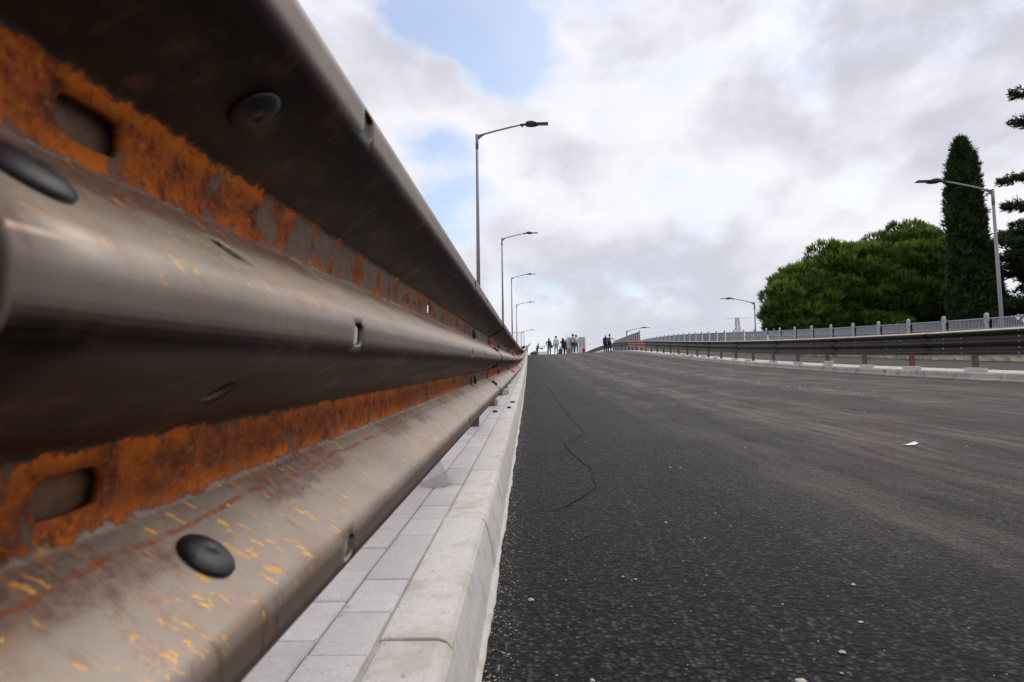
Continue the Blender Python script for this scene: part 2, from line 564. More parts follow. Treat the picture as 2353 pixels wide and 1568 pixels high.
    r1 = nt.mix(nt.m('MULTIPLY', nt.mr(n_fin, 0.54, 0.66), 0.75), r1, (0.045, 0.013, 0.009))
    r1 = nt.mix(nt.m('MULTIPLY', nt.mr(n_big, 0.52, 0.40), 0.45), r1, (0.17, 0.050, 0.022))
    rim = nt.m('MULTIPLY', nt.m('MULTIPLY', rust, nt.m('SUBTRACT', 1.0, rust)), 3.2, clamp=True)
    r1 = nt.mix(rim, r1, (0.12, 0.026, 0.008))
    # scale left between the rust is dull, freckled brown-grey
    dull = nt.mix(nt.mr(nr, 0.42, 0.62), (0.115, 0.088, 0.066), (0.20, 0.10, 0.045))
    c = nt.mix(nt.m('MULTIPLY', band, 0.8 if not dark else 0.0), c, dull)
    if rust_amt > 0:
        allr = nt.mr(n_big, 0.25, 0.6, rust_amt * 0.75, rust_amt)
        even = nt.mix(nt.mr(n_mid, 0.35, 0.65), (0.40, 0.135, 0.060), (0.30, 0.105, 0.050))
        even = nt.mix(nt.m('MULTIPLY', nt.mr(n_run, 0.56, 0.7), 0.4), even, (0.2, 0.06, 0.03))
        c = nt.mix(allr, c, even)
        rust = nt.m('MULTIPLY', rust, 0.25)
    c = nt.mix(rust, c, r1)
    nt.put(b.inputs['Base Color'], c)
    met = nt.m('SUBTRACT', 0.88 if not dark else 0.8, nt.m('ADD', nt.m('MULTIPLY', rust, 0.88), nt.m('ADD', nt.m('MULTIPLY', up, 0.42), 0.88 * rust_amt)), clamp=True)
    met = nt.m('MULTIPLY', met, nt.m('SUBTRACT', 1.0, nt.m('MULTIPLY', band, 0.8)))
    nt.put(b.inputs['Metallic'], nt.m('MULTIPLY', met, nt.m('SUBTRACT', 1.0, nt.m('MULTIPLY', splash, 0.9))))
    nt.put(b.inputs['Roughness'], nt.m('ADD', nt.mr(n_lon, 0.3, 0.7, 0.44, 0.55), nt.m('MULTIPLY', rust, 0.35)))
    b.inputs['Specular IOR Level'].default_value = 0.35
    hb = nt.mr(off, 0.030, 0.020)
    h = nt.m('ADD', nt.m('MULTIPLY', nt.m('MULTIPLY', nt.noise(P, 90.0, 4, 0.7), hb), 1.6), nt.m('MULTIPLY', nt.noise(Pl, 20.0, 2, .5), 0.25))
    nt.put(b.inputs['Normal'], nt.bump(h, 0.55, 0.0022))
    return m


def mat_bark():
    m, nt, b = material('bark')
    t = nt.new('ShaderNodeTexCoord')
    v = nt.sep(t.outputs['Object'])
    n = nt.noise(nt.xyz(nt.m('MULTIPLY', v[0], 6.0), nt.m('MULTIPLY', v[1], 6.0), v[2]), 3.0, 6, .65)
    nt.put(b.inputs['Base Color'], nt.mix(nt.mr(n, .35, .65), (0.035, 0.024, 0.018), (0.14, 0.09, 0.06)))
    b.inputs['Roughness'].default_value = 0.95
    nt.put(b.inputs['Normal'], nt.bump(n, 0.8, 0.03))
    return m


def mat_leaf(name, a, bcol):
    m, nt, b = material(name)
    at = nt.new('ShaderNodeAttribute')
    at.attribute_name = 'tone'
    k = at.outputs['Fac']
    c = nt.mix(k, a, bcol)
    nt.put(b.inputs['Base Color'], c)
    b.inputs['Roughness'].default_value = 0.55
    b.inputs['Specular IOR Level'].default_value = 0.25
    tr = nt.new('ShaderNodeBsdfTranslucent')
    nt.put(tr.inputs[0], nt.vm('MULTIPLY', c, (1.3, 1.5, 0.7)))
    mx = nt.new('ShaderNodeMixShader')
    mx.inputs[0].default_value = 0.16
    out = m.node_tree.nodes['Material Output']
    nt.l.new(b.outputs[0], mx.inputs[1])
    nt.l.new(tr.outputs[0], mx.inputs[2])
    nt.l.new(mx.outputs[0], out.inputs[0])
    return m


M = {}
M['asphalt'] = mat_asphalt('fresh_asphalt')
M['asphalt_far'] = mat_asphalt('older_asphalt', True)
M['kerb'] = mat_concrete('kerb_concrete', (0.57, 0.54, 0.51), (0.42, 0.37, 0.28), 0.7, 0.06, 1.3)
M['kerb_dirty'] = mat_concrete('stained_kerb_concrete', (0.40, 0.375, 0.345), (0.17, 0.15, 0.13), 0.75, 0.10)
M['paver'] = mat_concrete('paver_concrete', (0.60, 0.57, 0.545), (0.47, 0.43, 0.40), 0.35, 0.09)
M['sand'] = mat_concrete('jointing_sand', (0.47, 0.43, 0.38), (0.28, 0.25, 0.21), 0.5, 0.0, 1.6)
M['island'] = mat_concrete('island_screed', (0.56, 0.53, 0.48), (0.36, 0.32, 0.27), 0.45, 0.0, 1.6)
M['stone'] = mat_concrete('limestone', (0.46, 0.40, 0.31), (0.42, 0.25, 0.15), 0.6, 0.25)
M['stone_red'] = mat_concrete('red_stone', (0.30, 0.15, 0.10), (0.42, 0.30, 0.22), 0.5, 0.25)
M['earth'] = mat_concrete('earth', (0.16, 0.13, 0.09), (0.07, 0.09, 0.035), 0.8, 0.0)
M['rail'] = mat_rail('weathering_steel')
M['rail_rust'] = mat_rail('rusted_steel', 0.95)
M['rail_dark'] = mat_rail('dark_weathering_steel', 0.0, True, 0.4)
M['post'] = simple('post_steel', (0.095, 0.083, 0.078), 0.55, 0.3, 0.3, 9)
M['post_rust'] = simple('rusty_post_steel', (0.19, 0.065, 0.03), 0.8, 0.0, 0.35, 14)
M['bolt'] = simple('black_bolt', (0.036, 0.034, 0.035), 0.42, 0.5, 0.3, 90, 0.0006)
M['galv'] = simple('galvanised_steel', (0.40, 0.425, 0.46), 0.5, 0.15, 0.12, 5)
M['pole'] = simple('grey_pole_paint', (0.25, 0.255, 0.27), 0.45, 0.3, 0.08, 3)
M['lamp_black'] = simple('lamp_housing', (0.018, 0.019, 0.023), 0.5, 0.0, 0.1, 6)
M['lamp_lens'] = simple('lamp_lens', (0.32, 0.28, 0.24), 0.3, 0.0, 0.1, 10)
M['white_paint'] = simple('white_sheet', (0.78, 0.78, 0.78), 0.6, 0.0, 0.05, 4)
M['grit'] = simple('pale_grit', (0.52, 0.47, 0.41), 0.9, 0.0, 0.3, 30)
M['lump'] = simple('asphalt_lump', (0.02, 0.02, 0.021), 0.75, 0.0, 0.3, 80, 0.004)
M['crack'] = simple('bitumen_line', (0.019, 0.015, 0.0135), 0.8, 0.0, 0.5, 30, 0.0, 0.08)
M['bark'] = mat_bark()
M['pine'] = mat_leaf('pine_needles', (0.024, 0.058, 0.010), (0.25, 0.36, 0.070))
M['cypress'] = mat_leaf('cypress_scales', (0.014, 0.027, 0.010), (0.075, 0.115, 0.034))
M['cedar'] = mat_leaf('cedar_needles', (0.012, 0.026, 0.012), (0.06, 0.095, 0.04))

# ------------------------------------------------------------------ ground, embankment, roads
YL = [-30, -10, -4] + [y * 1.0 for y in range(-3, 12)] + [12 + 2 * i for i in range(60)] + [140, 160, 200, 260]


def cross(x):
    return 0.0 if x < 0.5 else RKZ * (x - 0.5) / (X_RK - 0.5)


def strip_mesh(name, xs, zoff, mat, y0=-30, y1=260):
    """sheet that follows the road profile; xs across, zoff(x) above the profile"""
    ys = [y for y in YL if y0 <= y <= y1]
    mb = MB()
    vs = [(x, y, prof(y) + zoff(x)) for y in ys for x in xs]
    n = len(xs)
    fs = [(j * n + i, j * n + i + 1, (j + 1) * n + i + 1, (j + 1) * n + i) for j in range(len(ys) - 1) for i in range(n - 1)]
    mb.add(vs, fs)
    return mb.mesh(name, mat, True)


g = MB()
g.add([(-3000, -3000, GROUND), (3000, -3000, GROUND), (3000, 3000, GROUND), (-3000, 3000, GROUND)], [(0, 1, 2, 3)])
tag(link('ground', g.mesh('ground', M['earth'])), kind='structure')

mb = MB()
ys = YL
for side, xa, za, dirn in ((0, -1.9, KH - 0.02, -1), (1, 14.2, 0.30, 1)):
    vs = []
    for y in ys:
        top = prof(y) + za
        run = max(top - GROUND, 0.05) * 1.5
        vs.append((xa, y, top))
        vs.append((xa + dirn * run, y, min(GROUND - 0.05, top - .02)))
    fs = [(2 * i, 2 * i + 1, 2 * i + 3, 2 * i + 2) for i in range(len(ys) - 1)]
    if side == 0:
        fs = [f[::-1] for f in fs]
    mb.add(vs, fs)
tag(link('embankment', mb.mesh('embankment', M['earth'])), kind='structure')

road = tag(link('road', strip_mesh('road', [-0.14, 0.5, 1, 2, 3, 4, 5, 6, 7, 8, 8.3], cross, M['asphalt'])), kind='structure')
tag(link('far_carriageway', strip_mesh('far_carriageway', [9.62, 11.0, 13.2], lambda x: 0.29 + 0.026 * (x - 9.65), M['asphalt_far'])), kind='structure')
pave = tag(link('pavement', strip_mesh('pavement', [-1.95, -0.7, -0.23], lambda x: KH - 0.0075, M['sand'])), kind='structure')
isl = tag(link('traffic_island', strip_mesh('traffic_island', [8.3, 8.9, 9.66], lambda x: RKH - 0.006, M['island'])), kind='structure')
mb = MB()
vs = [(9.66, y, prof(y) + RKH - .006) for y in ys] + [(9.66, y, prof(y) + .1) for y in ys]
n = len(ys)
mb.add(vs, [(i, i + 1, n + i + 1, n + i) for i in range(n - 1)])
link('island_edge', mb.mesh('island_edge', M['island']), isl)


def kerb_row(side, parent, mats, L, gapw, y_first, y_end, rnd):
    """side -1: left kerb (face looks right); +1: right kerb (face looks left)"""
    H = KH if side < 0 else RKH - RKZ
    sec = [(0.0, -0.06), (-0.016, H * 0.45), (-0.029, H - 0.034), (-0.034, H - 0.017), (-0.044, H - 0.005), (-0.060, H), (-0.158, H), (-0.161, H - 0.004), (-0.161, -0.06)]
    if side > 0:
        sec = [(0.0, -0.06), (0.0, 0.028), (0.024, 0.036), (0.028, 0.046), (0.040, H - 0.03), (0.05, H - 0.008), (0.068, H), (0.2, H), (0.2, -0.06)]
    mb = MB()
    mb.extrude(sec, gapw / 2, L - gapw / 2)
    me = mb.mesh('kerb_stone', mats)
    y = y_first
    while y < y_end:
        dz = rnd.uniform(-.0025, .0025)
        o = link('kerb_stone', me, parent)
        sl = math.atan2(prof(y + L) - prof(y), L)
        o.rotation_euler = (sl, 0, rnd.uniform(-.002, .002))
        o.location = ((X_KERB if side < 0 else X_RK) + rnd.uniform(-.002, .002), y, prof(y) + dz + (0 if side < 0 else RKZ))
        if y < 14:
            bevel(o, 0.0035, 2)
        y += L


rk = random.Random(5)
kl = tag(link('left_kerb', None), kind='structure')
kr = tag(link('right_kerb', None), kind='structure')
kerb_row(-1, kl, M['kerb'], 0.938, 0.005, 1.237 - 0.938 * 3, 76, rk)
kerb_row(1, kr, M['kerb_dirty'], 1.0, 0.006, 6.0, 84, rk)
# the mortar fillet along the foot of the left kerb
mb = MB()
yy = [-1 + 0.05 * i for i in range(200)] + [9 + 1.0 * i for i in range(60)]
vs = []
for y in yy:
    w = 0.004 + 0.003 * math.sin(y * 7.1) + random.uniform(-.002, .002)
    h = 0.012 + random.uniform(-.003, .004)
    vs += [(X_KERB - 0.016, y, prof(y) + h), (X_KERB + w, y, prof(y) + 0.001), (X_KERB + w * .5, y, prof(y) + h * .8)]
fs = []
for i in range(len(yy) - 1):
    a, b2 = 3 * i, 3 * i + 3
    fs += [(a, a + 2, b2 + 2, b2), (a + 2, a + 1, b2 + 1, b2 + 2)]
mb.add(vs, fs)
link('mortar_fillet', mb.mesh('mortar_fillet', M['kerb'], True), kl)

# pavers behind the kerb: real blocks, row by row
PW, PL = 0.104, 0.1996
pm = MB()
hx, hl, hh = (PW - 0.004) / 2, (PL - 0.004) / 2, 0.06
bt = 0.003
vs = []
for z, s in ((-hh, 0), (-bt, 0), (0, bt)):
    vs += [(-hx + s, -hl + s, z), (hx - s, -hl + s, z), (hx - s, hl - s, z), (-hx + s, hl - s, z)]
fs = [(8, 9, 10, 11)] + [(4 * k + i, 4 * k + (i + 1) % 4, 4 * k + 4 + (i + 1) % 4, 4 * k + 4 + i) for k in (0, 1) for i in range(4)]
pm.add(vs, fs)
paver_me = pm.mesh('paver', M['paver'])
count = 0
rest = MB()
for row in range(5):
    xr = -0.275 - PW / 2 - row * (PW + 0.0012)
    yst = 1.162 - PL * (3 if row < 3 else 2) + (0.0, 0.062, 0.115, .03, .15)[row]
    for k in range(120):
        yc = yst + (k + 0.5) * PL
        rr = (rk.uniform(-.0015, .0015), rk.uniform(-.006, .006), rk.uniform(-.006, .006))
        zc = prof(yc) + KH - 0.001 + rk.uniform(-.002, .002)
        sl = 0.048
        if row < 3 and k < 98:
            o = link('paver', paver_me, pave, (xr, yc, zc), (sl + rr[0], rr[1] * .5, rr[2]))
            count += 1
        else:
            mt = Matrix.Translation((xr, yc, zc)) @ Matrix.Rotation(sl, 4, 'X')
            rest.add([mt @ Vector(p) for p in vs], fs)
tag(link('paver_field', rest.mesh('paver_field', M['paver']), pave), kind='stuff')


# ------------------------------------------------------------------ three-wave beam
def fillet(pts, rads, n=6):
    out = [Vector(pts[0])]
    for i in range(1, len(pts) - 1):
        p0, p1, p2 = Vector(pts[i - 1]), Vector(pts[i]), Vector(pts[i + 1])
        a, b = (p0 - p1).normalized(), (p2 - p1).normalized()
        ang = a.angle(b)
        t = rads[i] / math.tan(ang / 2)
        c = p1 + (a + b).normalized() * (rads[i] / math.sin(ang / 2))
        s, e = p1 + a * t, p1 + b * t
        va, vb = s - c, e - c
        th = va.angle(vb)
        for k in range(n + 1):
            f = k / n
            q = (va * math.sin((1 - f) * th) + vb * math.sin(f * th)) / math.sin(th)
            out.append(c + q)
    out.append(Vector(pts[-1]))
    return out


DEP = 0.083
# (z, depth) from the bottom lip to the top lip
_half = [(0.0175, 0.0), (0.074, DEP), (0.121, DEP), (0.1765, 0.0), (0.2125, 0.0), (0.242, 0.060)]
_hr = [0.026, 0.011, 0.011, 0.019, 0.020, 0]
_pts = [(-z, d) for z, d in _half[::-1]] + _half
_rd = _hr[::-1] + _hr


class Section:
    def __init__(self, n):
        p = fillet(_pts, _rd, n)
        self.z = np.array([q.x for q in p])
        self.d = np.array([q.y for q in p])
        s = np.concatenate([[0], np.cumsum(np.hypot(np.diff(self.z), np.diff(self.d)))])
        mid = np.interp(0, self.z, s)
        self.v = s - mid
        self.n = n

    def at(self, v):
        return float(np.interp(v, self.v, self.d)), float(np.interp(v, self.v, self.z))


SEC_HI, SEC_LO = Section(7), Section(2)


def rail_mesh(name, L, sec, du, holes, mat):
    """holes: (u, v, half length, half height); patch of the grid round each is re-stitched to a rounded slot"""
    us = set(np.round(np.arange(0, L + 1e-6, du), 4).tolist() + [round(L, 4)])
    vs_ = set(np.round(sec.v, 5).tolist())
    for (u, v, a, b) in holes:
        mrg = 0.010
        us = {q for q in us if abs(q - u) > a + mrg + 0.004 or q in (0.0, round(L, 4))}
    for (u, v, a, b) in holes:
        mrg = 0.010
        for q in (-a - mrg, -a, -a * .5, 0, a * .5, a, a + mrg):
            us.add(round(u + q, 4))
        for q in (-b - 0.008, -b * 0.5, b * .5, b + 0.008):
            vs_.add(round(v + q, 5))
    us, vs_ = sorted(us), sorted(vs_)
    # drop lines that nearly coincide
    nu, nv = len(us), len(vs_)
    ui, vi = {q: i for i, q in enumerate(us)}, {q: i for i, q in enumerate(vs_)}
    verts, uvs, faces = [], [], []

    def addv(u, v):
        d, z = sec.at(v)
        verts.append((-d, u, z))
        uvs.append((u, v))
        return len(verts) - 1
    grid = [[addv(u, v) for v in vs_] for u in us]
    dead = set()
    for (u, v, a, b) in holes:
        i0, i1 = ui[round(u - a - 0.010, 4)], ui[round(u + a + 0.010, 4)]
        j0, j1 = vi[round(v - b - 0.008, 5)], vi[round(v + b + 0.008, 5)]
        for i in range(i0, i1):
            for j in range(j0, j1):
                dead.add((i, j))
        per = [(i, j0) for i in range(i0, i1)] + [(i1, j) for j in range(j0, j1)] + [(i, j1) for i in range(i1, i0, -1)] + [(i0, j) for j in range(j1, j0, -1)]
        inner = []
        for (i, j) in per:
            x, y = (us[i] - u) / (a + 0.010), (vs_[j] - v) / (b + 0.008)
            k = (abs(x) ** 4.5 + abs(y) ** 4.5) ** (1 / 4.5)
            inner.append(addv(u + a * x / k, v + b * y / k))
        for q in range(len(per)):
            q2 = (q + 1) % len(per)
            A, B = grid[per[q][0]][per[q][1]], grid[per[q2][0]][per[q2][1]]
            faces.append((A, B, inner[q2], inner[q]))
    for i in range(nu - 1):
        for j in range(nv - 1):
            if (i, j) not in dead:
                faces.append((grid[i][j], grid[i + 1][j], grid[i + 1][j + 1], grid[i][j + 1]))
    me = bpy.data.meshes.new(name)
    me.from_pydata(verts, [], faces)
    uvl = me.uv_layers.new(name='UVMap')
    lv = np.zeros(len(me.loops), dtype=np.int32)
    me.loops.foreach_get('vertex_index', lv)
    uvl.data.foreach_set('uv', np.array(uvs, dtype=np.float32)[lv].ravel())
    me.polygons.foreach_set('use_smooth', [True] * len(me.polygons))
    me.materials.append(mat)
    me.update()
    return me


def solid(o, t=0.004):
    s = o.modifiers.new('sheet', 'SOLIDIFY')
    s.thickness = t
    s.offset = -1
    s.use_rim = True
    return o


def v_of(z):
    return float(np.interp(z, SEC_HI.z, SEC_HI.v))


# arc distance of valley, outer crest and slanted faces from the middle crest
VV, VH, VS, VS2 = v_of(0.0975), v_of(0.194), v_of(0.046), v_of(0.149)
# near beam: local u = y - 0.2
near_holes = []
for s in (1, -1):
    near_holes += [(0.155, s * VV, 0.028, 0.0115), (1.40, s * VV, 0.026, 0.011), (2.0, s * VV, 0.022, 0.0105), (3.33, s * VV, 0.022, 0.0105)]
    near_holes += [(0.42, s * VH, 0.016, 0.011), (1.70, s * VH, 0.016, 0.010), (2.25, s * VH, 0.016, 0.010)]
near_holes += [(0.42, 0, 0.016, 0.011), (1.70, 0, 0.016, 0.010), (2.25, 0, 0.016, 0.010)]
near_holes += [(0.235, VS, 0.012, 0.011), (0.235, -VS, 0.012, 0.011)]
far_holes = []
for s in (1, -1):
    for u in (0.75, 1.35, 3.0, 3.6):
        far_holes.append((u, s * VV, 0.026, 0.0115))
    for u in (0.9, 1.5, 3.1, 3.7):
        far_holes.append((u, s * VH, 0.017, 0.011))
for u in (0.9, 1.5, 3.1, 3.7):
    far_holes.append((u, 0, 0.017, 0.011))

OVER = 0.32
near_me = rail_mesh('near_beam', 3.75 + OVER, SEC_HI, 0.05, near_holes, M['rail'])
far_me = rail_mesh('beam', 4.5 + OVER, SEC_LO, 0.45, far_holes, M['rail'])
mid_me = rail_mesh('beam_fine', 4.5 + OVER, SEC_HI, 0.15, far_holes, M['rail'])


def variant(me, mat):
    c = me.copy()
    c.materials[0] = mat
    return c


far_rust = variant(far_me, M['rail_rust'])
mid_rust = variant(mid_me, M['rail_rust'])
far_dark = variant(far_me, M['rail_dark'])

# bolt head: shallow dome on a thin rectangular washer
bm_ = MB()
bm_.lathe([(0.0190, 0), (0.0195, 0.0020), (0.0184, 0.0034), (0.0145, 0.0054), (0.009, 0.0066), (0.0022, 0.0070), (0.0018, 0.0067), (0.0004, 0.0066)], 20)
bolt_me = bm_.mesh('bolt', M['bolt'], True)
wm = MB()
wm.box((0, 0, 0.002), (0.034, 0.075, 0.004))
washer_me = wm.mesh('washer', M['bolt'])


def surf(sec, u, v):
    d, z = sec.at(v)
    d1, z1 = sec.at(v - 0.004)
    d2, z2 = sec.at(v + 0.004)
    t = Vector((-(d2 - d1), 0, z2 - z1)).normalized()
    nrm = Vector((0, 1, 0)).cross(t)
    if nrm.x < 0:
        nrm = -nrm
    return Vector((-d, u, z)), nrm, t


def put_bolt(parent, sec, u, v, washer=False):
    p, nrm, t = surf(sec, u, v)
    y = Vector((0, 1, 0))
    m3 = Matrix((t, y, nrm)).transposed()
    if m3.determinant() < 0:
        m3 = Matrix((-t, y, nrm)).transposed()
    mw = Matrix.Translation(p + nrm * 0.0002) @ m3.to_4x4()
    if washer:
        w = link('washer', washer_me, parent, mw=mw)
        b = link('bolt', bolt_me, parent, mw=mw @ Matrix.Translation((0, 0, 0.004)))
    else:
        b = link('bolt', bolt_me, parent, mw=mw)
    return b


# C-section post and spacer
pst = MB()
w_, d_, t_, H_ = 0.10, 0.05, 0.006, 0.93
pst.box((0, 0, 0), (w_, t_, 1.0))
pst.box((w_ / 2 - t_ / 2 + .0001, d_ / 2 + t_ / 2, 0), (t_, d_, 1.0))
pst.box((-w_ / 2 + t_ / 2 - .0001, d_ / 2 + t_ / 2, 0), (t_, d_, 1.0))
pst.box((w_ / 2 - 0.012, d_ + t_, 0), (0.024 - .001, t_, 1.0))
pst.box((-w_ / 2 + 0.012, d_ + t_, 0), (0.024 - .001, t_, 1.0))
post_me = pst.mesh('post', M['post'])
post_rust_me = pst.mesh('post_rusty', M['post_rust'])
spm = MB()
spm.box((0, 0, 0), (0.13, 0.10, 0.30))
spm.box((0, 0, 0.0), (0.10, 0.14, 0.26))
spacer_me = spm.mesh('spacer', M['post'])

TILT = 0.055
XR = -0.155           # crest of the left beam
RZ = 0.678            # middle crest above the road


def beam(parent, me, y0, y1, xf, rz, side):
    """one beam: its start laps over the end of the one before"""
    L = y1 - y0
    z0, z1 = prof(y0) + rz, prof(y1) + rz
    d = Vector((0.0045 * side, L, z1 - z0)).normalized()
    if side < 0:      # left: local +x looks right
        yx = d
        xx = Vector((math.cos(TILT), 0, -math.sin(TILT)))
        xx = (xx - yx * xx.dot(yx)).normalized()
        zz = xx.cross(yx)
        mw = Matrix.Translation((xf, y0, z0)) @ Matrix((xx, yx, zz)).transposed().to_4x4()
    else:
        # right beam looks left: turned about z, so it runs from y1 back to y0
        yx = -Vector((0.0045, L, z1 - z0)).normalized()
        xx = Vector((-1, 0, 0))
        xx = (xx - yx * xx.dot(yx)).normalized()
        zz = xx.cross(yx)
        mw = Matrix.Translation((xf + 0.0045, y1 + 0.001, z1)) @ Matrix((xx, yx, zz)).transposed().to_4x4()
    return solid(link('beam', me, parent, mw=mw))


gl = thing('guardrail', 'rusty three-wave steel guardrail running close along the left of the camera', 'guardrail', (0, 0, 0))
joints = [-4.3, 0.2, 3.95, 8.3, 12.9, 17.4] + [17.4 + 4.5 * k for k in range(1, 17)]
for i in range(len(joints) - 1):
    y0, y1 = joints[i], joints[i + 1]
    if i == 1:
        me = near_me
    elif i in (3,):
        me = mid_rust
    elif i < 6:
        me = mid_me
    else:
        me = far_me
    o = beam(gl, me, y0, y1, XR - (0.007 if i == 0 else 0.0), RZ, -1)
    if i == 1:
        o.modifiers['sheet'].thickness = 0.0055
    L0 = (3.75 if me is near_me else 4.5)
    if me is not near_me:
        o.scale = (1, (y1 - y0) / 4.5, 1)
    if i == 1:
        o['label'] = 'nearest beam with orange rust in its valleys and ochre splashes'
    if i == 3:
        o['label'] = 'evenly red-brown rusted beam'
    if 0 < i < 12:
        sec = SEC_HI if i < 6 else SEC_LO
        for v, u in ((VS, 0.056), (-VS2, 0.035), (VS2, 0.056), (-VS, 0.033), (-VS2, 0.225), (VS2, 0.262)):
            if (i > 1 and u > .1) or (i == 1 and u < .05):
                continue
            put_bolt(o, sec, u, v, i > 1)
posts_y = [0.62] + [2.90 + 2.28 * k for k in range(32)]
for k, y in enumerate(posts_y):
    z = prof(y)
    sp = link('spacer', spacer_me, gl, (-0.322, y, z + RZ))
    p = link('post', post_me if k % 5 != 3 else post_rust_me, gl)
    p.location = (-0.438, y, z + (KH - 0.05 + 0.86) / 2)
    p.scale = (1, 1, 0.86 - KH + 0.05)
    if 0 < k < 12:
        for s in (1, -1):
            mw = Matrix.Translation((XR - DEP + 0.004, y, z + RZ + s * 0.0975)) @ Matrix(((0, 0, 1), (0, 1, 0), (-1, 0, 0))).to_4x4()
            link('washer', washer_me, gl, mw=mw)
            link('bolt', bolt_me, gl, mw=mw @ Matrix.Translation((0, 0, .004)))
# plate behind the first slots
mb = MB()
mb.box((XR - DEP - 0.058, 0.37, prof(.37) + RZ), (0.006, 0.22, 0.40))
link('backing_plate', mb.mesh('backing_plate', M['post']), gl)

# right guardrail, seen across the road
XRR, RZR = 8.65, 0.855
gr = thing('guardrail', 'dark steel guardrail on short posts along the far side of the road', 'guardrail', (0, 0, 0))
y = 6.35
k = 0
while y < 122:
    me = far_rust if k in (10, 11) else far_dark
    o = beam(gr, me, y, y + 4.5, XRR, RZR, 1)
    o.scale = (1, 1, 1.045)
    if k in (10, 11):
        o['label'] = 'orange rusted beam'
    if k < 10:
        for v, u in ((VS, 0.06), (-VS2, 0.06), (VS2, 0.06), (-VS, 0.06), (VV, .1), (-VV, .1)):
            put_bolt(o, SEC_LO, u, v, False)
    y += 4.5
    k += 1
y = 9.35
k = 0
while y < 118:
    z = prof(y)
    rusty = k in (1, 3, 9, 10, 14, 19, 20)
    p = link('post', post_rust_me if rusty else post_me, gr, (XRR + 0.27, y, z + (RKH - .05 + 1.09) / 2))
    p.scale = (1, 1, 1.09 - RKH + .05)
    link('spacer', spacer_me, gr, (XRR + 0.153, y, z + RZR))
    if k < 14:
        for s in (1, -1):
            mw = Matrix.Translation((XRR + DEP - 0.002, y, z + RZR + s * 0.0975)) @ Matrix(((0, 0, -1), (0, 1, 0), (1, 0, 0))).to_4x4()
            link('bolt', bolt_me, gr, mw=mw)
    y += 2.25
    k += 1

# ------------------------------------------------------------------ far side: stone plinth, grille fence, tall screen
XF = 13.07


def z2(x):
    return 0.29 + 0.026 * (x - 9.65)


def rock_block(sx, sy, sz, seed, nsub=2, amp=0.02):
    r = random.Random(seed)
    bm = bmesh.new()
    bmesh.ops.create_cube(bm, size=1)
    bmesh.ops.subdivide_edges(bm, edges=bm.edges[:], cuts=nsub, use_grid_fill=True)
    for v in bm.verts:
        v.co = Vector((v.co.x * sx, v.co.y * sy, v.co.z * sz)) + Vector((r.uniform(-amp, amp), r.uniform(-amp, amp) * .4, r.uniform(-amp, amp) * .5))
    me = bpy.data.meshes.new('stone')
    bm.to_mesh(me)
    bm.free()
    return me


stones = []
for i in range(7):
    me = rock_block(0.30, (0.42, 0.55, 0.66, 0.48, 0.6, 0.5, 0.72)[i], 0.34, i, 2, 0.028)
    me.materials.append(M['stone_red'] if i in (3,) else M['stone'])
    stones.append(me)
pl = thing('stone_plinth', 'low course of rough cream and reddish stone blocks under the grey fence', 'wall', (0, 0, 0))
y = 13.0
while y < 80:
    i = rk.choice([0, 1, 2, 4, 5, 6, 0, 1, 2, 3])
    ln = (0.42, 0.55, 0.66, 0.48, 0.6, 0.5, 0.72)[i]
    sc_ = 1.0 if y < 45 else 1.6
    o = link('stone', stones[i], pl, (XF - 0.02, y + ln * sc_ / 2, prof(y + ln / 2) + z2(XF) + 0.15), (0.05, 0, rk.choice((0, math.pi))))
    o.scale = (1, sc_, rk.uniform(.94, 1.06))
    y += ln * sc_ + 0.012

fence = thing('grille_fence', 'grey galvanised grille fence with round-headed posts above the stone plinth', 'fence', (0, 0, 0))
fp = MB()
fz0, fz1 = z2(XF) + 0.30, 1.74
pts = [(-0.06, fz0), (0.06, fz0)]
n = 8
for q in range(n + 1):
    a = math.pi * q / n
    pts.append((0.095 * math.cos(a), fz1 - 0.095 + 0.095 * math.sin(a)))
# post = stem plus rounded head plate with three bolt holes
prof_pts = [(-0.045, fz0), (0.045, fz0), (0.045, fz1 - 0.28), (0.072, fz1 - .25)] + [(0.072 * math.cos(math.pi * q / n), fz1 - 0.072 + 0.072 * math.sin(math.pi * q / n)) for q in range(n + 1)] + [(-0.072, fz1 - .25), (-0.045, fz1 - .28)]
for xo in (0.0,):
    m_ = len(prof_pts)
    vs = [(-0.03, a, b) for a, b in prof_pts] + [(0.03, a, b) for a, b in prof_pts]
    fp.add(vs, [tuple(range(m_)), tuple(range(m_, 2 * m_))[::-1]] + [(i, m_ + i, m_ + (i + 1) % m_, (i + 1) % m_) for i in range(m_)])
for (a, b) in ((0, fz1 - .08), (-.034, fz1 - .16), (.034, fz1 - .16)):
    fp.tube([(-0.034, a, b), (-0.026, a, b)], 0.018, 8, True, 1)
fpost_me = fp.mesh('fence_post', [M['galv'], M['bolt']])
fpost_me.materials[1] = M['post']
gp = MB()
n_bar = 30
for q in range(n_bar):
    gp.box((0.0, 0.09 + (2.0 - 0.18) * q / (n_bar - 1), (fz0 + 1.58) / 2), (0.020, 0.006, 1.58 - fz0))
for zz in (fz0 + 0.02, fz0 + .32, fz0 + 0.62, 1.58):
    gp.box((0.0, 1.0, zz), (0.04, 1.93, 0.018 if zz < 1.5 else 0.03))
panel_me = gp.mesh('grille_panel', M['galv'])
yf = 1.4
fy = 0.960e-3 * 1569 * XF - 2.0 * 3
kk = 0
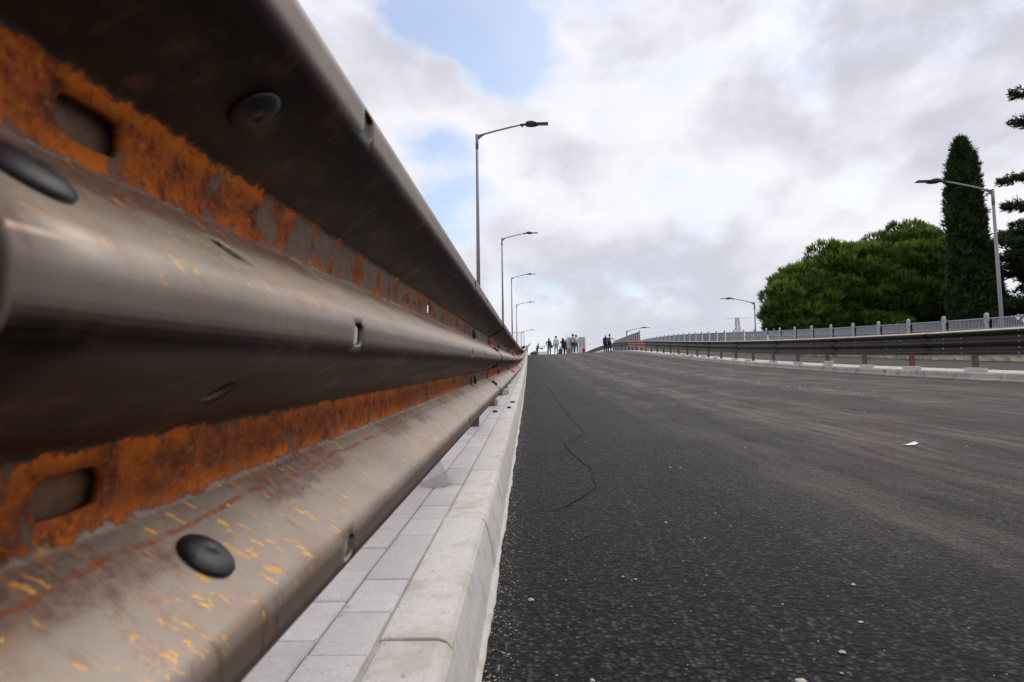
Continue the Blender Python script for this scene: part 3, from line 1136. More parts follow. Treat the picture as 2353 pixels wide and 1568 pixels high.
while fy < 78.8:
    link('fence_post', fpost_me, fence, (XF - 0.02, fy, prof(fy)))
    o = link('grille_panel', panel_me, fence)
    sl = math.atan2(prof(fy + 2) - prof(fy), 2.0)
    o.location = (XF + 0.02, fy, prof(fy))
    o.rotation_euler = (sl, 0, 0)
    fy += 2.0
    kk += 1
link('fence_post', fpost_me, fence, (XF - 0.02, fy, prof(fy)))
# tall ribbed screen beyond the crest
sc = thing('ribbed_screen', 'taller pale ribbed metal screen where the grey fence ends near the crest', 'screen', (0, 0, 0))
yS = fy + 0.6
for q in range(16):
    ya = yS + q * 1.6
    mb = MB()
    for r_ in range(4):
        mb.box((XF + (0.03 if r_ % 2 else 0.0), ya + 0.2 + r_ * 0.4, prof(ya) + 1.45), (0.05, 0.39, 2.4))
    mb.box((XF, ya + .8, prof(ya) + 2.68), (0.10, 1.6, 0.05))
    link('screen_panel', mb.mesh('screen_panel', M['galv']), sc)
    mb = MB()
    mb.box((XF - 0.07, ya, prof(ya) + 1.45), (0.06, 0.14, 2.5 if q else 2.9))
    link('post', mb.mesh('post', M['pole']), sc)

# ------------------------------------------------------------------ street lamps


def lamp_meshes(P):
    pole = MB()
    pole.tube([(0, 0, 0), (0, 0, 0.03), (0, 0, 0.9)], [0.085, 0.085, 0.082], 14)
    pole.tube([(0, 0, 0.9), (0, 0, P * .55), (0, 0, P - 0.45)], [0.078, 0.062, 0.048], 14)
    pole.tube([(0, 0, P - 0.5), (0, 0, P + 0.04)], [0.055, 0.055], 14)
    arm = MB()
    arm.tube([(0.03, 0, P - 0.02), (0.6, 0, P + 0.13), (1.2, 0, P + 0.27), (1.62, 0, P + 0.355)], [0.034, 0.032, 0.03, 0.028], 10)
    arm.add([(0.04, -.006, P - .17), (0.04, .006, P - .17), (0.30, -.006, P + .03), (0.30, .006, P + .03), (0.04, -.006, P), (0.04, .006, P)],
            [(0, 2, 4), (1, 5, 3), (0, 1, 3, 2), (2, 3, 5, 4), (0, 4, 5, 1)])
    head = MB()
    z0 = P + 0.355
    head.tube([(1.56, 0, z0 - .012), (1.78, 0, z0 + .012)], [0.042, 0.042], 10)
    head.box((1.63, 0, z0 - .055), (0.07, 0.04, 0.05))
    # driver box: a tapered hull, wide in the middle
    sec = [(1.75, .10, .055, .015), (1.80, .17, .085, .02), (1.95, .19, .105, .03), (2.06, .17, .085, .03), (2.17, .13, .035, .02)]
    vs, fs = [], []
    for x, hw, hu, hd in sec:
        vs += [(x, -hw, z0 - hd), (x, hw, z0 - hd), (x, hw, z0 + hu * .5), (x, hw * .6, z0 + hu), (x, -hw * .6, z0 + hu), (x, -hw, z0 + hu * .5)]
    for i in range(len(sec) - 1):
        fs += [(6 * i + q, 6 * i + (q + 1) % 6, 6 * i + 6 + (q + 1) % 6, 6 * i + 6 + q) for q in range(6)]
    fs += [tuple(range(6))[::-1], tuple(range(24, 30))]
    head.add(vs, fs)
    head.box((2.36, 0, z0 + .012), (0.40, 0.25, 0.03))
    lens = MB()
    lens.box((2.36, 0, z0 - .006), (0.30, 0.17, 0.008))
    return (pole.mesh('pole', M['pole'], True), arm.mesh('arm', M['pole'], True), head.mesh('lamp_head', M['lamp_black']), lens.mesh('lens', M['lamp_lens']))


LM = lamp_meshes(8.5)


def lamp(x, y, z, rz, label, group):
    t = thing('street_lamp', label, 'street lamp', (x, y, z), rz, group)
    link('pole', LM[0], t)
    link('arm', LM[1], t)
    h = link('lamp_head', LM[2], t)
    link('lens', LM[3], h)
    return t


g1 = 'lamps behind the left guardrail'
lamp(-1.74, 23.8, prof(23.8) + .13, 0, 'tallest grey street lamp, nearest of the row behind the rusty guardrail', g1)
lamp(-1.80, 48.0, prof(48) + .1, 0, 'second street lamp from the camera in the row behind the rusty guardrail', g1)
lamp(-1.72, 71.5, prof(71.5) - .3, 0, 'third street lamp from the camera in the row behind the rusty guardrail', g1)
lamp(-1.65, 94.5, prof(94.5) - 1.0, 0, 'fourth street lamp along the row behind the rusty guardrail', g1)
lamp(-1.35, 124, prof(124) - 2.6, 0, 'fifth street lamp of the left row, seen above the mesh panel', g1)
lamp(1.55, 150, prof(150) - 3.7, 0, 'small far street lamp behind the man with the camera', g1)
g2 = 'lamps beyond the grey fence'
lamp(16.08, 23.5, GROUND, math.pi, 'grey street lamp in front of the dark cypress', g2)
lamp(17.4, 52.6, GROUND, math.pi, 'grey street lamp just left of the pine trees', g2)
lamp(10.75, 75.0, GROUND, 0, 'low street lamp head above the ribbed screen with its arm to the right', g2)

# ------------------------------------------------------------------ trees


def leaf_object(name, parent, mat, quads, tones):
    """quads: (n, 3|4, 3) corner points; tones: (n,) light or dark leaf"""
    n, k, _ = quads.shape
    me = bpy.data.meshes.new(name)
    me.vertices.add(n * k)
    me.vertices.foreach_set('co', quads.astype(np.float32).ravel())
    me.loops.add(n * k)
    me.loops.foreach_set('vertex_index', np.arange(n * k, dtype=np.int32))
    me.polygons.add(n)
    me.polygons.foreach_set('loop_start', np.arange(0, n * k, k, dtype=np.int32))
    me.polygons.foreach_set('loop_total', np.full(n, k, dtype=np.int32))
    at = me.attributes.new('tone', 'FLOAT', 'FACE')
    at.data.foreach_set('value', tones.astype(np.float32))
    me.materials.append(mat)
    me.update(calc_edges=True)
    return link(name, me, parent)


def blades(origin, axis, length, spread, n, width, tone):
    """n slim needles per tuft: origin, axis (m,3), length (m,)"""
    m = len(origin)
    o = np.repeat(origin, n, 0)
    a = np.repeat(axis, n, 0)
    ln = np.repeat(length, n) * rng.uniform(.7, 1.1, m * n)
    rnd = rng.normal(size=(m * n, 3))
    d = a + rnd * spread
    d /= np.linalg.norm(d, axis=1, keepdims=True)
    s = np.cross(d, rng.normal(size=(m * n, 3)))
    s /= np.linalg.norm(s, axis=1, keepdims=True)
    w = width * rng.uniform(.7, 1.3, (m * n, 1))
    tip = o + d * ln[:, None]
    q = np.stack([o - s * w * .5, o + s * w * .5, tip + s * w * .2, tip - s * w * .2], 1)
    return q, np.clip(np.repeat(tone, n) + rng.normal(0, .08, m * n), 0, 1)


def trunk_mesh(pts, rads, extra=()):
    mb = MB()
    mb.tube(pts, rads, 10)
    for p, r in extra:
        mb.tube(p, r, 6)
    return mb.mesh('trunk', M['bark'], True)


def umbrella_pine(label, x, y, top, half, thick, seed, group, ysq=0.8):
    r = np.random.default_rng(seed)
    t = thing('pine_tree', label, 'tree', (x, y, GROUND), 0, group)
    H = top - GROUND
    zc = H - thick * 0.52
    n_cl = int(34 + 26 * half)
    # clump centres over a flattened dome, with an uneven outline
    u = r.normal(size=(n_cl, 3))
    u /= np.linalg.norm(u, axis=1, keepdims=True)
    u[:, 2] = np.where(u[:, 2] < -0.55, -u[:, 2], u[:, 2])
    rad = r.uniform(.62, 1.0, n_cl)
    lob = 1 + 0.14 * np.sin(3 * np.arctan2(u[:, 1], u[:, 0]) + seed)
    C = np.stack([u[:, 0] * half * rad * lob, u[:, 1] * half * ysq * rad * lob, zc + u[:, 2] * thick * .44 * rad], 1)
    cr = r.uniform(.5, 1.15, n_cl) * (0.75 + half * 0.08)
    O, A, Ln, T = [], [], [], []
    for c, q, uu in zip(C, cr, u):
        m = int(125 * q)
        d = r.normal(size=(m, 3))
        d /= np.linalg.norm(d, axis=1, keepdims=True)
        d[:, 2] = np.abs(d[:, 2]) * np.where(r.random(m) < .78, 1, -1)
        p = c + d * np.array([q, q, q * .62]) * r.uniform(.84, 1.06, (m, 1))
        ax = d * .7 + np.array([0, 0, .75]) + uu * .35
        ax /= np.linalg.norm(ax, axis=1, keepdims=True)
        O.append(p)
        A.append(ax)
        Ln.append(r.uniform(.28, .48, m))
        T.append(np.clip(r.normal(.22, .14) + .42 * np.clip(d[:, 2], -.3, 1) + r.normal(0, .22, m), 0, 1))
    q4, tn = blades(np.concatenate(O), np.concatenate(A), np.concatenate(Ln), .30, 8, .046, np.concatenate(T))
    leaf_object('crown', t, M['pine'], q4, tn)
    ex = []
    base = Vector((0, 0, H - thick * .95))
    for k in range(16):
        c = Vector(C[r.integers(0, n_cl)])
        mid = base.lerp(c, .5) + Vector((r.uniform(-.3, .3), r.uniform(-.3, .3), -.35))
        ex.append(([base + Vector((0, 0, r.uniform(-.6, .3))), mid, c], [.10, .055, .02]))
    lean = Vector((r.uniform(-.3, .3), r.uniform(-.3, .3), 0))
    link('trunk', trunk_mesh([(lean.x * 2, lean.y, 0), (lean.x, 0, base.z * .5), base, (0, 0, zc + thick * .2)], [.28, .22, .17, .06], ex), t)
    return t


gp_ = 'pine trees behind the grey fence'
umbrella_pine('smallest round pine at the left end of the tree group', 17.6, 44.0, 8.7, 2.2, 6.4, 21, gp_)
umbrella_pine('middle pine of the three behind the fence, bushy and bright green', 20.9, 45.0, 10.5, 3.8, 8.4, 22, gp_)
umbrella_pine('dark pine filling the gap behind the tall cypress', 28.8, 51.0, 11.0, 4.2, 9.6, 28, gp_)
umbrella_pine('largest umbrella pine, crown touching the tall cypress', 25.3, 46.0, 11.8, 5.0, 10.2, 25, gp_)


def cypress(label, x, y, top, prof_r, seed, group, dens=1.0):
    """prof_r: (height fraction, radius) pairs"""
    r = np.random.default_rng(seed)
    t = thing('cypress_tree', label, 'tree', (x, y, GROUND), 0, group)
    H = top - GROUND
    hf = np.array([p[0] for p in prof_r])
    rr = np.array([p[1] for p in prof_r])
    n = int(9500 * dens)
    f = r.uniform(0.04, 1, n * 3)
    keep = r.random(n * 3) < (np.interp(f, hf, rr) / rr.max() + .12)
    f = f[keep][:n]
    n = len(f)
    ang = r.uniform(0, 2 * np.pi, n)
    lump = 1 + .12 * np.sin(ang * 3 + f * 17 + seed) + .13 * np.sin(ang * 6 - f * 43) + .07 * np.sin(f * 110 + ang * 3) + np.where(r.random(n) < .05, r.uniform(.05, .35, n), 0)
    rad = np.interp(f, hf, rr) * lump * np.sqrt(r.uniform(.30, 1.0, n))
    O = np.stack([rad * np.cos(ang), rad * np.sin(ang), f * H], 1)
    A = np.stack([np.cos(ang) * .55, np.sin(ang) * .55, np.full(n, .9)], 1) + r.normal(0, .25, (n, 3))
    A /= np.linalg.norm(A, axis=1, keepdims=True)
    tone = np.clip(.35 + .35 * np.sin(f * 61 + ang * 5) * np.sin(ang * 3 + f * 19) + r.normal(0, .26, n), 0, 1)
    q4, tn = blades(O, A, r.uniform(.18, .40, n), .36, 6, .058, tone)
    leaf_object('crown', t, M['cypress'], q4, tn)
    link('trunk', trunk_mesh([(0, 0, 0), (0, 0, H * .5), (0, 0, H * .95)], [.22, .14, .03]), t)




def shrub(label, x, y, top, half, seed):
    r = np.random.default_rng(seed)
    t = thing('shrub', label, 'shrub', (x, y, GROUND), 0, 'dark shrubs under the pines')
    H = top - GROUND
    m = int(700 * half)
    d = r.normal(size=(m, 3))
    d /= np.linalg.norm(d, axis=1, keepdims=True)
    lob = 1 + .2 * np.sin(d[:, :1] * 7 + seed) * np.sin(d[:, 2:] * 6)
    p = d * np.array([half, half * .7, H * .55]) * lob * r.uniform(.6, 1.0, (m, 1)) + np.array([0, 0, H * .5])
    p[:, 2] = np.maximum(p[:, 2], .05)
    ax = d + np.array([0, 0, .4])
    ax /= np.linalg.norm(ax, axis=1, keepdims=True)
    q4, tn = blades(p, ax, r.uniform(.2, .4, m), .5, 8, .06, np.clip(r.normal(.3, .2, m), 0, 1))
    leaf_object('crown', t, M['cypress'], q4, tn)
    ex = [([Vector((0, 0, .1)), Vector((r.uniform(-.4, .4) * half, r.uniform(-.3, .3), H * .5))], [.05, .015]) for _ in range(6)]
    link('trunk', trunk_mesh([(0, 0, 0), (0, 0, H * .4)], [.07, .04], ex), t)


for k, (sx, sy, st, sh) in enumerate(((18.6, 48.0, 4.6, 1.9), (21.6, 49.0, 4.9, 2.1), (24.8, 49.5, 6.0, 2.4), (28.0, 49.0, 6.4, 2.6))):
    shrub(('dark shrub under the smallest pine, leftmost of the undergrowth', 'dark shrub between the smallest and the middle pine', 'dark shrub under the largest pine', 'dark shrub behind the foot of the tall cypress')[k], sx, sy, st, sh, 60 + k)

gc_ = 'cypress trees by the right lamp'
cypress('tall narrow dark cypress rising above the pines', 24.42, 38.0, 14.6,
        [(0, .8), (.15, .98), (.4, .98), (.6, .90), (.75, .82), (.88, .70), (.95, .46), (1, .10)], 31, gc_, 1.3)
cypress('shorter cypress half merged with the right flank of the tall one', 25.75, 38.8, 9.0,
        [(0, .8), (.2, 1.15), (.5, 1.05), (.8, .75), (.93, .45), (1, .08)], 32, gc_, .9)


def cedar(label, x, y, top, seed, group=None):
    r = np.random.default_rng(seed)
    t = thing('cedar_tree', label, 'tree', (x, y, GROUND), 0, group)
    H = top - GROUND
    ex, O, A, Ln, T = [], [], [], [], []
    for k in range(66):
        f = r.uniform(.14, .98)
        z = f * H
        reach = (4.7 * (1 - f) ** .62 + .5) * r.uniform(.55, 1.05)
        if f > .52:
            reach *= r.choice([.35, .5, 1.0, 1.2])
        a = r.uniform(0, 2 * np.pi)
        d = np.array([np.cos(a), np.sin(a), 0])
        p0 = np.array([0, 0, z])
        p1 = p0 + d * reach * .55 + np.array([0, 0, .18 * reach * .5])
        p2 = p0 + d * reach + np.array([0, 0, .10 * reach])
        ex.append(([Vector(p0), Vector(p1), Vector(p2)], [.06, .035, .012]))
        m = int(30 + 62 * reach)
        s = r.uniform(.22, 1.02, m)[:, None]
        p = p0 * (1 - s) ** 2 + 2 * p1 * s * (1 - s) + p2 * s * s
        side = np.cross(d, [0, 0, 1])
        w = .52 * np.sin(np.clip(s, 0, 1) * np.pi * .85) + .08
        p = p + side * r.normal(0, .55, (m, 1)) * w + np.array([0, 0, 1]) * r.normal(-.03, .10, (m, 1))
        O.append(p)
        ax = d * .7 + side * r.normal(0, .5, (m, 1)) + np.array([0, 0, .25]) + r.normal(0, .2, (m, 3))
        A.append(ax / np.linalg.norm(ax, axis=1, keepdims=True))
        Ln.append(r.uniform(.16, .36, m))
        T.append(np.clip(r.normal(.4, .15) + r.normal(0, .15, m), 0, 1))
    q4, tn = blades(np.concatenate(O), np.concatenate(A), np.concatenate(Ln), .42, 7, .055, np.concatenate(T))
    leaf_object('crown', t, M['cedar'], q4, tn)
    link('trunk', trunk_mesh([(0, 0, 0), (0, 0, H * .5), (0, 0, H * .97)], [.3, .2, .04], ex), t)


cedar('dark spreading conifer cut by the right edge of the picture', 28.3, 35.0, 21.5, 41)
cedar('low dark conifer filling in behind the lamp pole beside the cypress', 28.4, 39.0, 10.4, 43)

# ------------------------------------------------------------------ lattice mast and wires far off
t = thing('lattice_mast', 'faint red and white lattice pylon far beyond the fence', 'pylon', (0, 0, 0))
my, mx = 420.0, (1693.5 - 1215) / 1569 * 420
mz = CAM_H + (908 - 739.5) / 1569 * 420
for a, b in ((-1, -1), (1, -1), (-1, 1), (1, 1)):
    mb = MB()
    mb.tube([(mx + a * 3.6, my + b * 3.6, GROUND), (mx + a * .8, my + b * .8, mz)], .17, 5)
    link('leg', mb.mesh('leg', M['post_rust']), t)
mb = MB()
for i in range(14):
    f0, f1 = i / 14, (i + 1) / 14
    w0, w1 = 3.6 - 2.8 * f0, 3.6 - 2.8 * f1
    za, zb = GROUND + (mz - GROUND) * f0, GROUND + (mz - GROUND) * f1
    for s in (-1, 1):
        mb.tube([(mx - w0, my + s * w0, za), (mx + w1, my + s * w1, zb)], .1, 4, False)
        mb.tube([(mx + w0, my + s * w0, za), (mx - w1, my + s * w1, zb)], .1, 4, False)
        mb.tube([(mx - w1, my + s * w1, zb), (mx + w1, my + s * w1, zb)], .1, 4, False)
link('bracing', mb.mesh('bracing', simple('pale_lattice_paint', (.5, .36, .34), .6)), t)
mb = MB()
mb.tube([(mx - 6, my, mz), (mx + 6, my, mz)], .16, 5)
link('cross_arm', mb.mesh('cross_arm', M['galv']), t)
w = thing('power_line', 'thin overhead wires sagging from the far pylon', 'wire', (0, 0, 0))
for s, (ex_, ey, ez) in ((-1, (-160, 420, 12)), (1, (420, 460, 70))):
    mb = MB()
    a, b = Vector((mx + s * 6, my, mz)), Vector((ex_, ey, ez))
    pts = []
    for q in range(25):
        f = q / 24
        p = a.lerp(b, f)
        p.z -= 22 * f * (1 - f)
        pts.append(p)
    mb.tube(pts, .035, 4, False)
    link('wire', mb.mesh('wire', M['galv']), w)

# ------------------------------------------------------------------ people at the crest
SKIN = [simple('skin_a', (0.46, 0.27, 0.19), .55), simple('skin_b', (0.36, 0.21, 0.14), .55)]


def cloth(name, c):
    return simple('cloth_' + name, c, .85, 0, .18, 12)


CL = dict(navy=cloth('navy', (.035, .045, .085)), jeans=cloth('jeans', (.035, .06, .115)), light_jeans=cloth('light_jeans', (.13, .22, .34)),
          black=cloth('black', (.012, .012, .014)), white=cloth('white', (.70, .70, .76)), grey=cloth('grey', (.48, .46, .45)),
          beige=cloth('beige', (.46, .37, .30)), lightblue=cloth('lightblue', (.42, .52, .68)), dark=cloth('dark', (.018, .02, .034)),
          blue=cloth('blue', (.05, .10, .28)), red=cloth('red', (.42, .012, .02)), hair=cloth('hair', (.02, .015, .012)), greyhair=cloth('greyhair', (.16, .14, .13)),
          shoe=cloth('shoe', (.03, .03, .03)), shoe_white=cloth('shoe_white', (.7, .7, .7)), green=cloth('green', (.02, .32, .24)), pack=cloth('pack', (.05, .05, .06)), packred=cloth('packred', (.16, .05, .05)))


def person(label, x, y, H, facing, top, bottom, hair, arms=('down', 'down'), skin=0, sleeve='long', wide=False, sit=False, lean=0.0, shoe='shoe', longhair=None, build=1.0):
    """local frame: +y is the way the person looks; skin-modifier figure of one continuous surface"""
    t = tag(link('person', None), label, 'person', 'people standing at the crest')
    k = H / 1.75
    V, E, Rd, Mt = [], [], [], []

    def add(p, r, prev=None, mt=0):
        V.append((p[0] * k, p[1] * k, p[2] * k))
        Rd.append((r * k * 1.24, r * k * 1.14))
        if prev is not None:
            E.append((prev, len(V) - 1))
        Mt.append(mt)
        return len(V) - 1
    TOP, BOT, SK, SH = 0, 1, 2, 3
    dz_ = -.42 if sit else 0.0
    pel = add((0, 0, .95 + dz_), .145 * build, None, BOT)
    wai = add((0, .01 + lean * .3, 1.10 + dz_), .125 * build, pel, TOP)
    che = add((0, .02 + lean * .8, 1.30 + dz_), .150 * build, wai, TOP)
    nk = add((0, .02 + lean, 1.46 + dz_), .085, che, TOP)
    nk2 = add((0, .03 + lean, 1.53 + dz_), .052, nk, SK)
    hd = add((0, .055 + lean * 1.15, 1.60 + dz_), .080, nk2, SK)
    add((0, .055 + lean * 1.2, 1.69 + dz_), .092, hd, SK)
    hands = []
    for s, pose in zip((-1, 1), arms):
        sh = add((s * .17, .01 + lean * .9, 1.41 + dz_), .068, che, TOP)
        P = {'down': ((.235, -.02, 1.13), (.25, .05, .88)), 'hip': ((.40, -.10, 1.17), (.20, .02, 1.02)), 'fold': ((.23, .12, 1.14), (-.02, .26, 1.17)),
             'hold': ((.22, .05, 1.12), (.14, .34, 1.08)), 'front': ((.22, .02, 1.12), (.03, .20, .90)), 'up': ((.34, .14, 1.30), (.52, .32, 1.12)),
             'chin': ((.26, .16, 1.17), (.10, .24, 1.36))}[pose]
        el = add((s * P[0][0], P[0][1] + lean * .6, P[0][2] + dz_), .047, sh, TOP)
        fo = add((s * (P[0][0] * .45 + P[1][0] * .55), P[0][1] * .45 + P[1][1] * .55 + lean * .6, P[0][2] * .45 + P[1][2] * .55 + dz_), .040, el, TOP if sleeve == 'long' else SK)
        wr = add((s * P[1][0], P[1][1] + lean * .6, P[1][2] + dz_), .028, fo, TOP if sleeve == 'long' else SK)
        dirv = (Vector(V[wr]) - Vector(V[el])).normalized()
        ha = add(tuple(Vector((V[wr][0] / k, V[wr][1] / k, V[wr][2] / k)) + dirv * .075), .030, wr, SK)
        hands.append((Vector(V[ha]), dirv, s))
    lw = 1.28 if wide else 1.0
    for s in (-1, 1):
        hp = add((s * .095, 0, .86 + dz_), .098 * build, pel, BOT)
        if sit:
            kn = add((s * .12, .42, .50), .066, hp, BOT)
            an = add((s * .12, .45, .10), .045, kn, BOT)
        else:
            kn = add((s * .115, .025, .50), .066 * lw, hp, BOT)
            an = add((s * .13, -.01, .10), .046 * lw * lw, kn, BOT)
        fy_ = V[an][1] / k
        he = add((s * .13, fy_ - .01, .045), .042, an, SH)
        add((s * .15, fy_ + .17, .035), .034, he, SH)
    me = bpy.data.meshes.new('skeleton')
    me.from_pydata(V, E, [])
    tmp = bpy.data.objects.new('skeleton', me)
    COL.objects.link(tmp)
    md = tmp.modifiers.new('skin', 'SKIN')
    md.use_smooth_shade = True
    for i, sv in enumerate(me.skin_vertices[0].data):
        sv.radius = Rd[i]
        sv.use_root = (i == 0)
    ss = tmp.modifiers.new('sub', 'SUBSURF')
    ss.levels = ss.render_levels = 1
    dg = bpy.context.evaluated_depsgraph_get()
    body = bpy.data.meshes.new_from_object(tmp.evaluated_get(dg))
    bpy.data.objects.remove(tmp)
    # fingers, nose and ears join the body mesh
    ext = MB()
    for hp_, dv, s in hands:
        side = dv.cross(Vector((0, 1, 0)))
        side = side.normalized() if side.length > .1 else Vector((1, 0, 0))
        for q in range(4):
            o_ = hp_ + side * (q - 1.5) * .016 * k
            ln = (.066, .078, .074, .056)[q] * k
            ext.tube([o_ - dv * .01, o_ + dv * ln * .5, o_ + dv * ln - Vector((s * .015, 0, 0))], [.009 * k, .0085 * k, .006 * k], 5)
        o_ = hp_ - dv * .03 * k + side * .03 * k
        ext.tube([o_, o_ + dv * .03 * k + side * .022 * k, o_ + dv * .06 * k + side * .02 * k], [.010 * k, .009 * k, .007 * k], 5)
    hz = 1.635 + dz_
    hy = .055 + lean * 1.18
    ext.ellipsoid((0, (hy + .098) * k, hz * k), (.014 * k, .022 * k, .022 * k), 6, 4)
    for s in (-1, 1):
        ext.ellipsoid((s * .093 * k, (hy - .005) * k, hz * k), (.012 * k, .02 * k, .032 * k), 6, 4)
    bm = bmesh.new()
    bm.from_mesh(body)
    vs = [bm.verts.new(v) for v in ext.v]
    for f in ext.f:
        bm.faces.new([vs[i] for i in f])
    bm.to_mesh(body)
    bm.free()
    nb = len(body.polygons)
    Va = np.array(V)
    cen = np.zeros(nb * 3)
    body.polygons.foreach_get('center', cen)
    cen = cen.reshape(-1, 3)
    seg = np.array(E)
    best = np.full(nb, 1e9)
    mi = np.zeros(nb, dtype=np.int32)
    for (a, b_) in seg:
        pa, pb = Va[a], Va[b_]
        d = pb - pa
        tt = np.clip(((cen - pa) @ d) / (d @ d), 0, 1)
        rr = (Rd[a][0] * (1 - tt) + Rd[b_][0] * tt)
        dist = np.linalg.norm(cen - (pa + tt[:, None] * d), axis=1) / rr
        lab = np.where(tt > .55, Mt[b_], Mt[a])
        up = dist < best
        best[up] = dist[up]
        mi[up] = lab[up]
    for mm in (CL[top], CL[bottom], SKIN[skin], CL[shoe]):
        body.materials.append(mm)
    body.polygons.foreach_set('material_index', mi)
    body.polygons.foreach_set('use_smooth', [True] * nb)
    link('body', body, t)
    hm = MB()
    if hair:
        hm.ellipsoid((0, (hy - .018) * k, (hz + .045) * k), (.104 * k, .112 * k, .098 * k), 12, 8)
    if longhair:
        hm.ellipsoid((.03 * k, (hy - .09) * k, (hz - .10) * k), (.125 * k, .08 * k, .20 * k), 10, 8)
        hm.ellipsoid((-.05 * k, (hy - .06) * k, (hz - .02) * k), (.09 * k, .09 * k, .15 * k), 10, 8)
    if hm.v:
        link('hair', hm.mesh('hair', CL[longhair or hair], True), t)
    # eyes
    em = MB()
    for s in (-1, 1):
        em.ellipsoid((s * .034 * k, (hy + .082) * k, (hz + .02) * k), (.012 * k, .01 * k, .008 * k), 6, 4)
    link('eyes', em.mesh('eyes', CL['shoe']), t)
    t.location = (x, y, prof(y) + cross(min(x, 8.2)) + .002)
    t.rotation_euler = (0, 0, facing)
    return t


def X(px, yd):
    return (px - 1215) / 1569 * yd


person('bald man in navy T-shirt and jeans filming with a hand-held camera', X(1234, 86), 86, 1.76, R(-80), 'navy', 'jeans', None, ('hold', 'hold'), 0, 'short', lean=.10)
person('woman in sleeveless black top and wide pale jeans, hand on hip', X(1261.7, 70), 70, 1.64, R(10), 'black', 'light_jeans', 'hair', ('hip', 'down'), 0, 'short', wide=True)
person('man in loose white shirt and beige trousers seen from behind', X(1277.6, 69), 69, 1.82, R(-8), 'white', 'beige', 'hair', ('down', 'down'), 0, 'long', build=1.08)
person('woman with long bright red hair dressed in black', X(1293.5, 70), 70, 1.62, R(25), 'black', 'black', 'red', ('chin', 'front'), 0, 'short', longhair='red')
person('man in dark suit half hidden behind the red-haired woman', X(1300, 80), 80, 1.74, R(150), 'dark', 'dark', 'greyhair', ('front', 'front'), 0)
person('man in blue seated low beyond the crest', X(1287.3, 90), 90, 1.72, R(160), 'blue', 'navy', 'hair', ('front', 'front'), 1, sit=True)
person('man in pale blue shirt facing the camera with folded arms', X(1308.7, 78), 78, 1.72, R(178), 'lightblue', 'dark', 'hair', ('fold', 'fold'), 1)
person('tall man in grey T-shirt and dark jeans seen from behind', X(1316.6, 67), 67, 1.90, R(-6), 'grey', 'jeans', 'hair', ('down', 'down'), 1, 'short', shoe='shoe_white', build=1.08)
person('man in white shirt standing right beside the grey T-shirt man', X(1323.6, 68.2), 68.2, 1.83, R(-20), 'white', 'jeans', 'hair', ('front', 'front'), 1, 'long')
person('bald man in dark suit and open white shirt by the right guardrail', X(1391, 68), 68, 1.74, R(195), 'dark', 'dark', None, ('down', 'down'), 1, build=1.05)
person('man in white shirt carrying a rucksack, one arm raised, by the right guardrail', X(1400.5, 67.4), 67.4, 1.76, R(-25), 'white', 'dark', 'hair', ('down', 'up'), 1)

# what they carry
mb = MB()
mb.box((0, 0, 0), (.17, .26, .12))
mb.box((0, .20, .01), (.10, .14, .09))
mb.tube([(0, -.05, .06), (0, -.05, .13), (0, .09, .13), (0, .09, .06)], .012, 6)
mb.tube([(0, .1, .10), (0, .45, .16)], .018, 6)
px_ = X(1234, 86)
o = link('video_camera', mb.mesh('video_camera', CL['shoe']), None, (px_ + .52, 86.06, prof(86) + 1.02), (0, 0, R(-80)))
tag(bevel(o, .01), 'black video camera held low in front of the filming man', 'camera')
mb = MB()
mb.box((0, 0, 0), (.30, .16, .42))
mb.box((0, -.09, -.06), (.22, .05, .22))
mb.tube([(-.09, .08, .17), (-.10, .20, .20), (-.10, .22, .0), (-.09, .08, -.15)], .016, 5)
mb.tube([(.09, .08, .17), (.10, .20, .20), (.10, .22, .0), (.09, .08, -.15)], .016, 5)
pack_me = mb.mesh('backpack', CL['pack'])
o = link('backpack', pack_me, None, (X(1261.7, 70), 69.80, prof(70) + 1.15), (0, 0, R(10)))
tag(bevel(o, .04, 3), 'black rucksack on the back of the woman in wide jeans', 'backpack', 'rucksacks')
pm2 = pack_me.copy()
pm2.materials[0] = CL['packred']
o = link('backpack', pm2, None, (X(1400.5, 67.4) - .10, 67.2, prof(67.4) + 1.33), (0, 0, R(-25)))
tag(bevel(o, .04, 3), 'reddish grey rucksack hanging from the white-shirted man by the guardrail', 'backpack', 'rucksacks')
mb = MB()
mb.box((0, 0, 0), (.02, .24, .33))
mb.box((0.002, 0.01, 0.005), (.012, .23, .34))
o = link('folder', mb.mesh('folder', CL['green']), None, (X(1261.7, 70) + .27, 70.05, prof(70) + .83), (R(8), R(-12), R(70)))
tag(o, 'green document folder in the hand of the woman in wide jeans', 'folder')

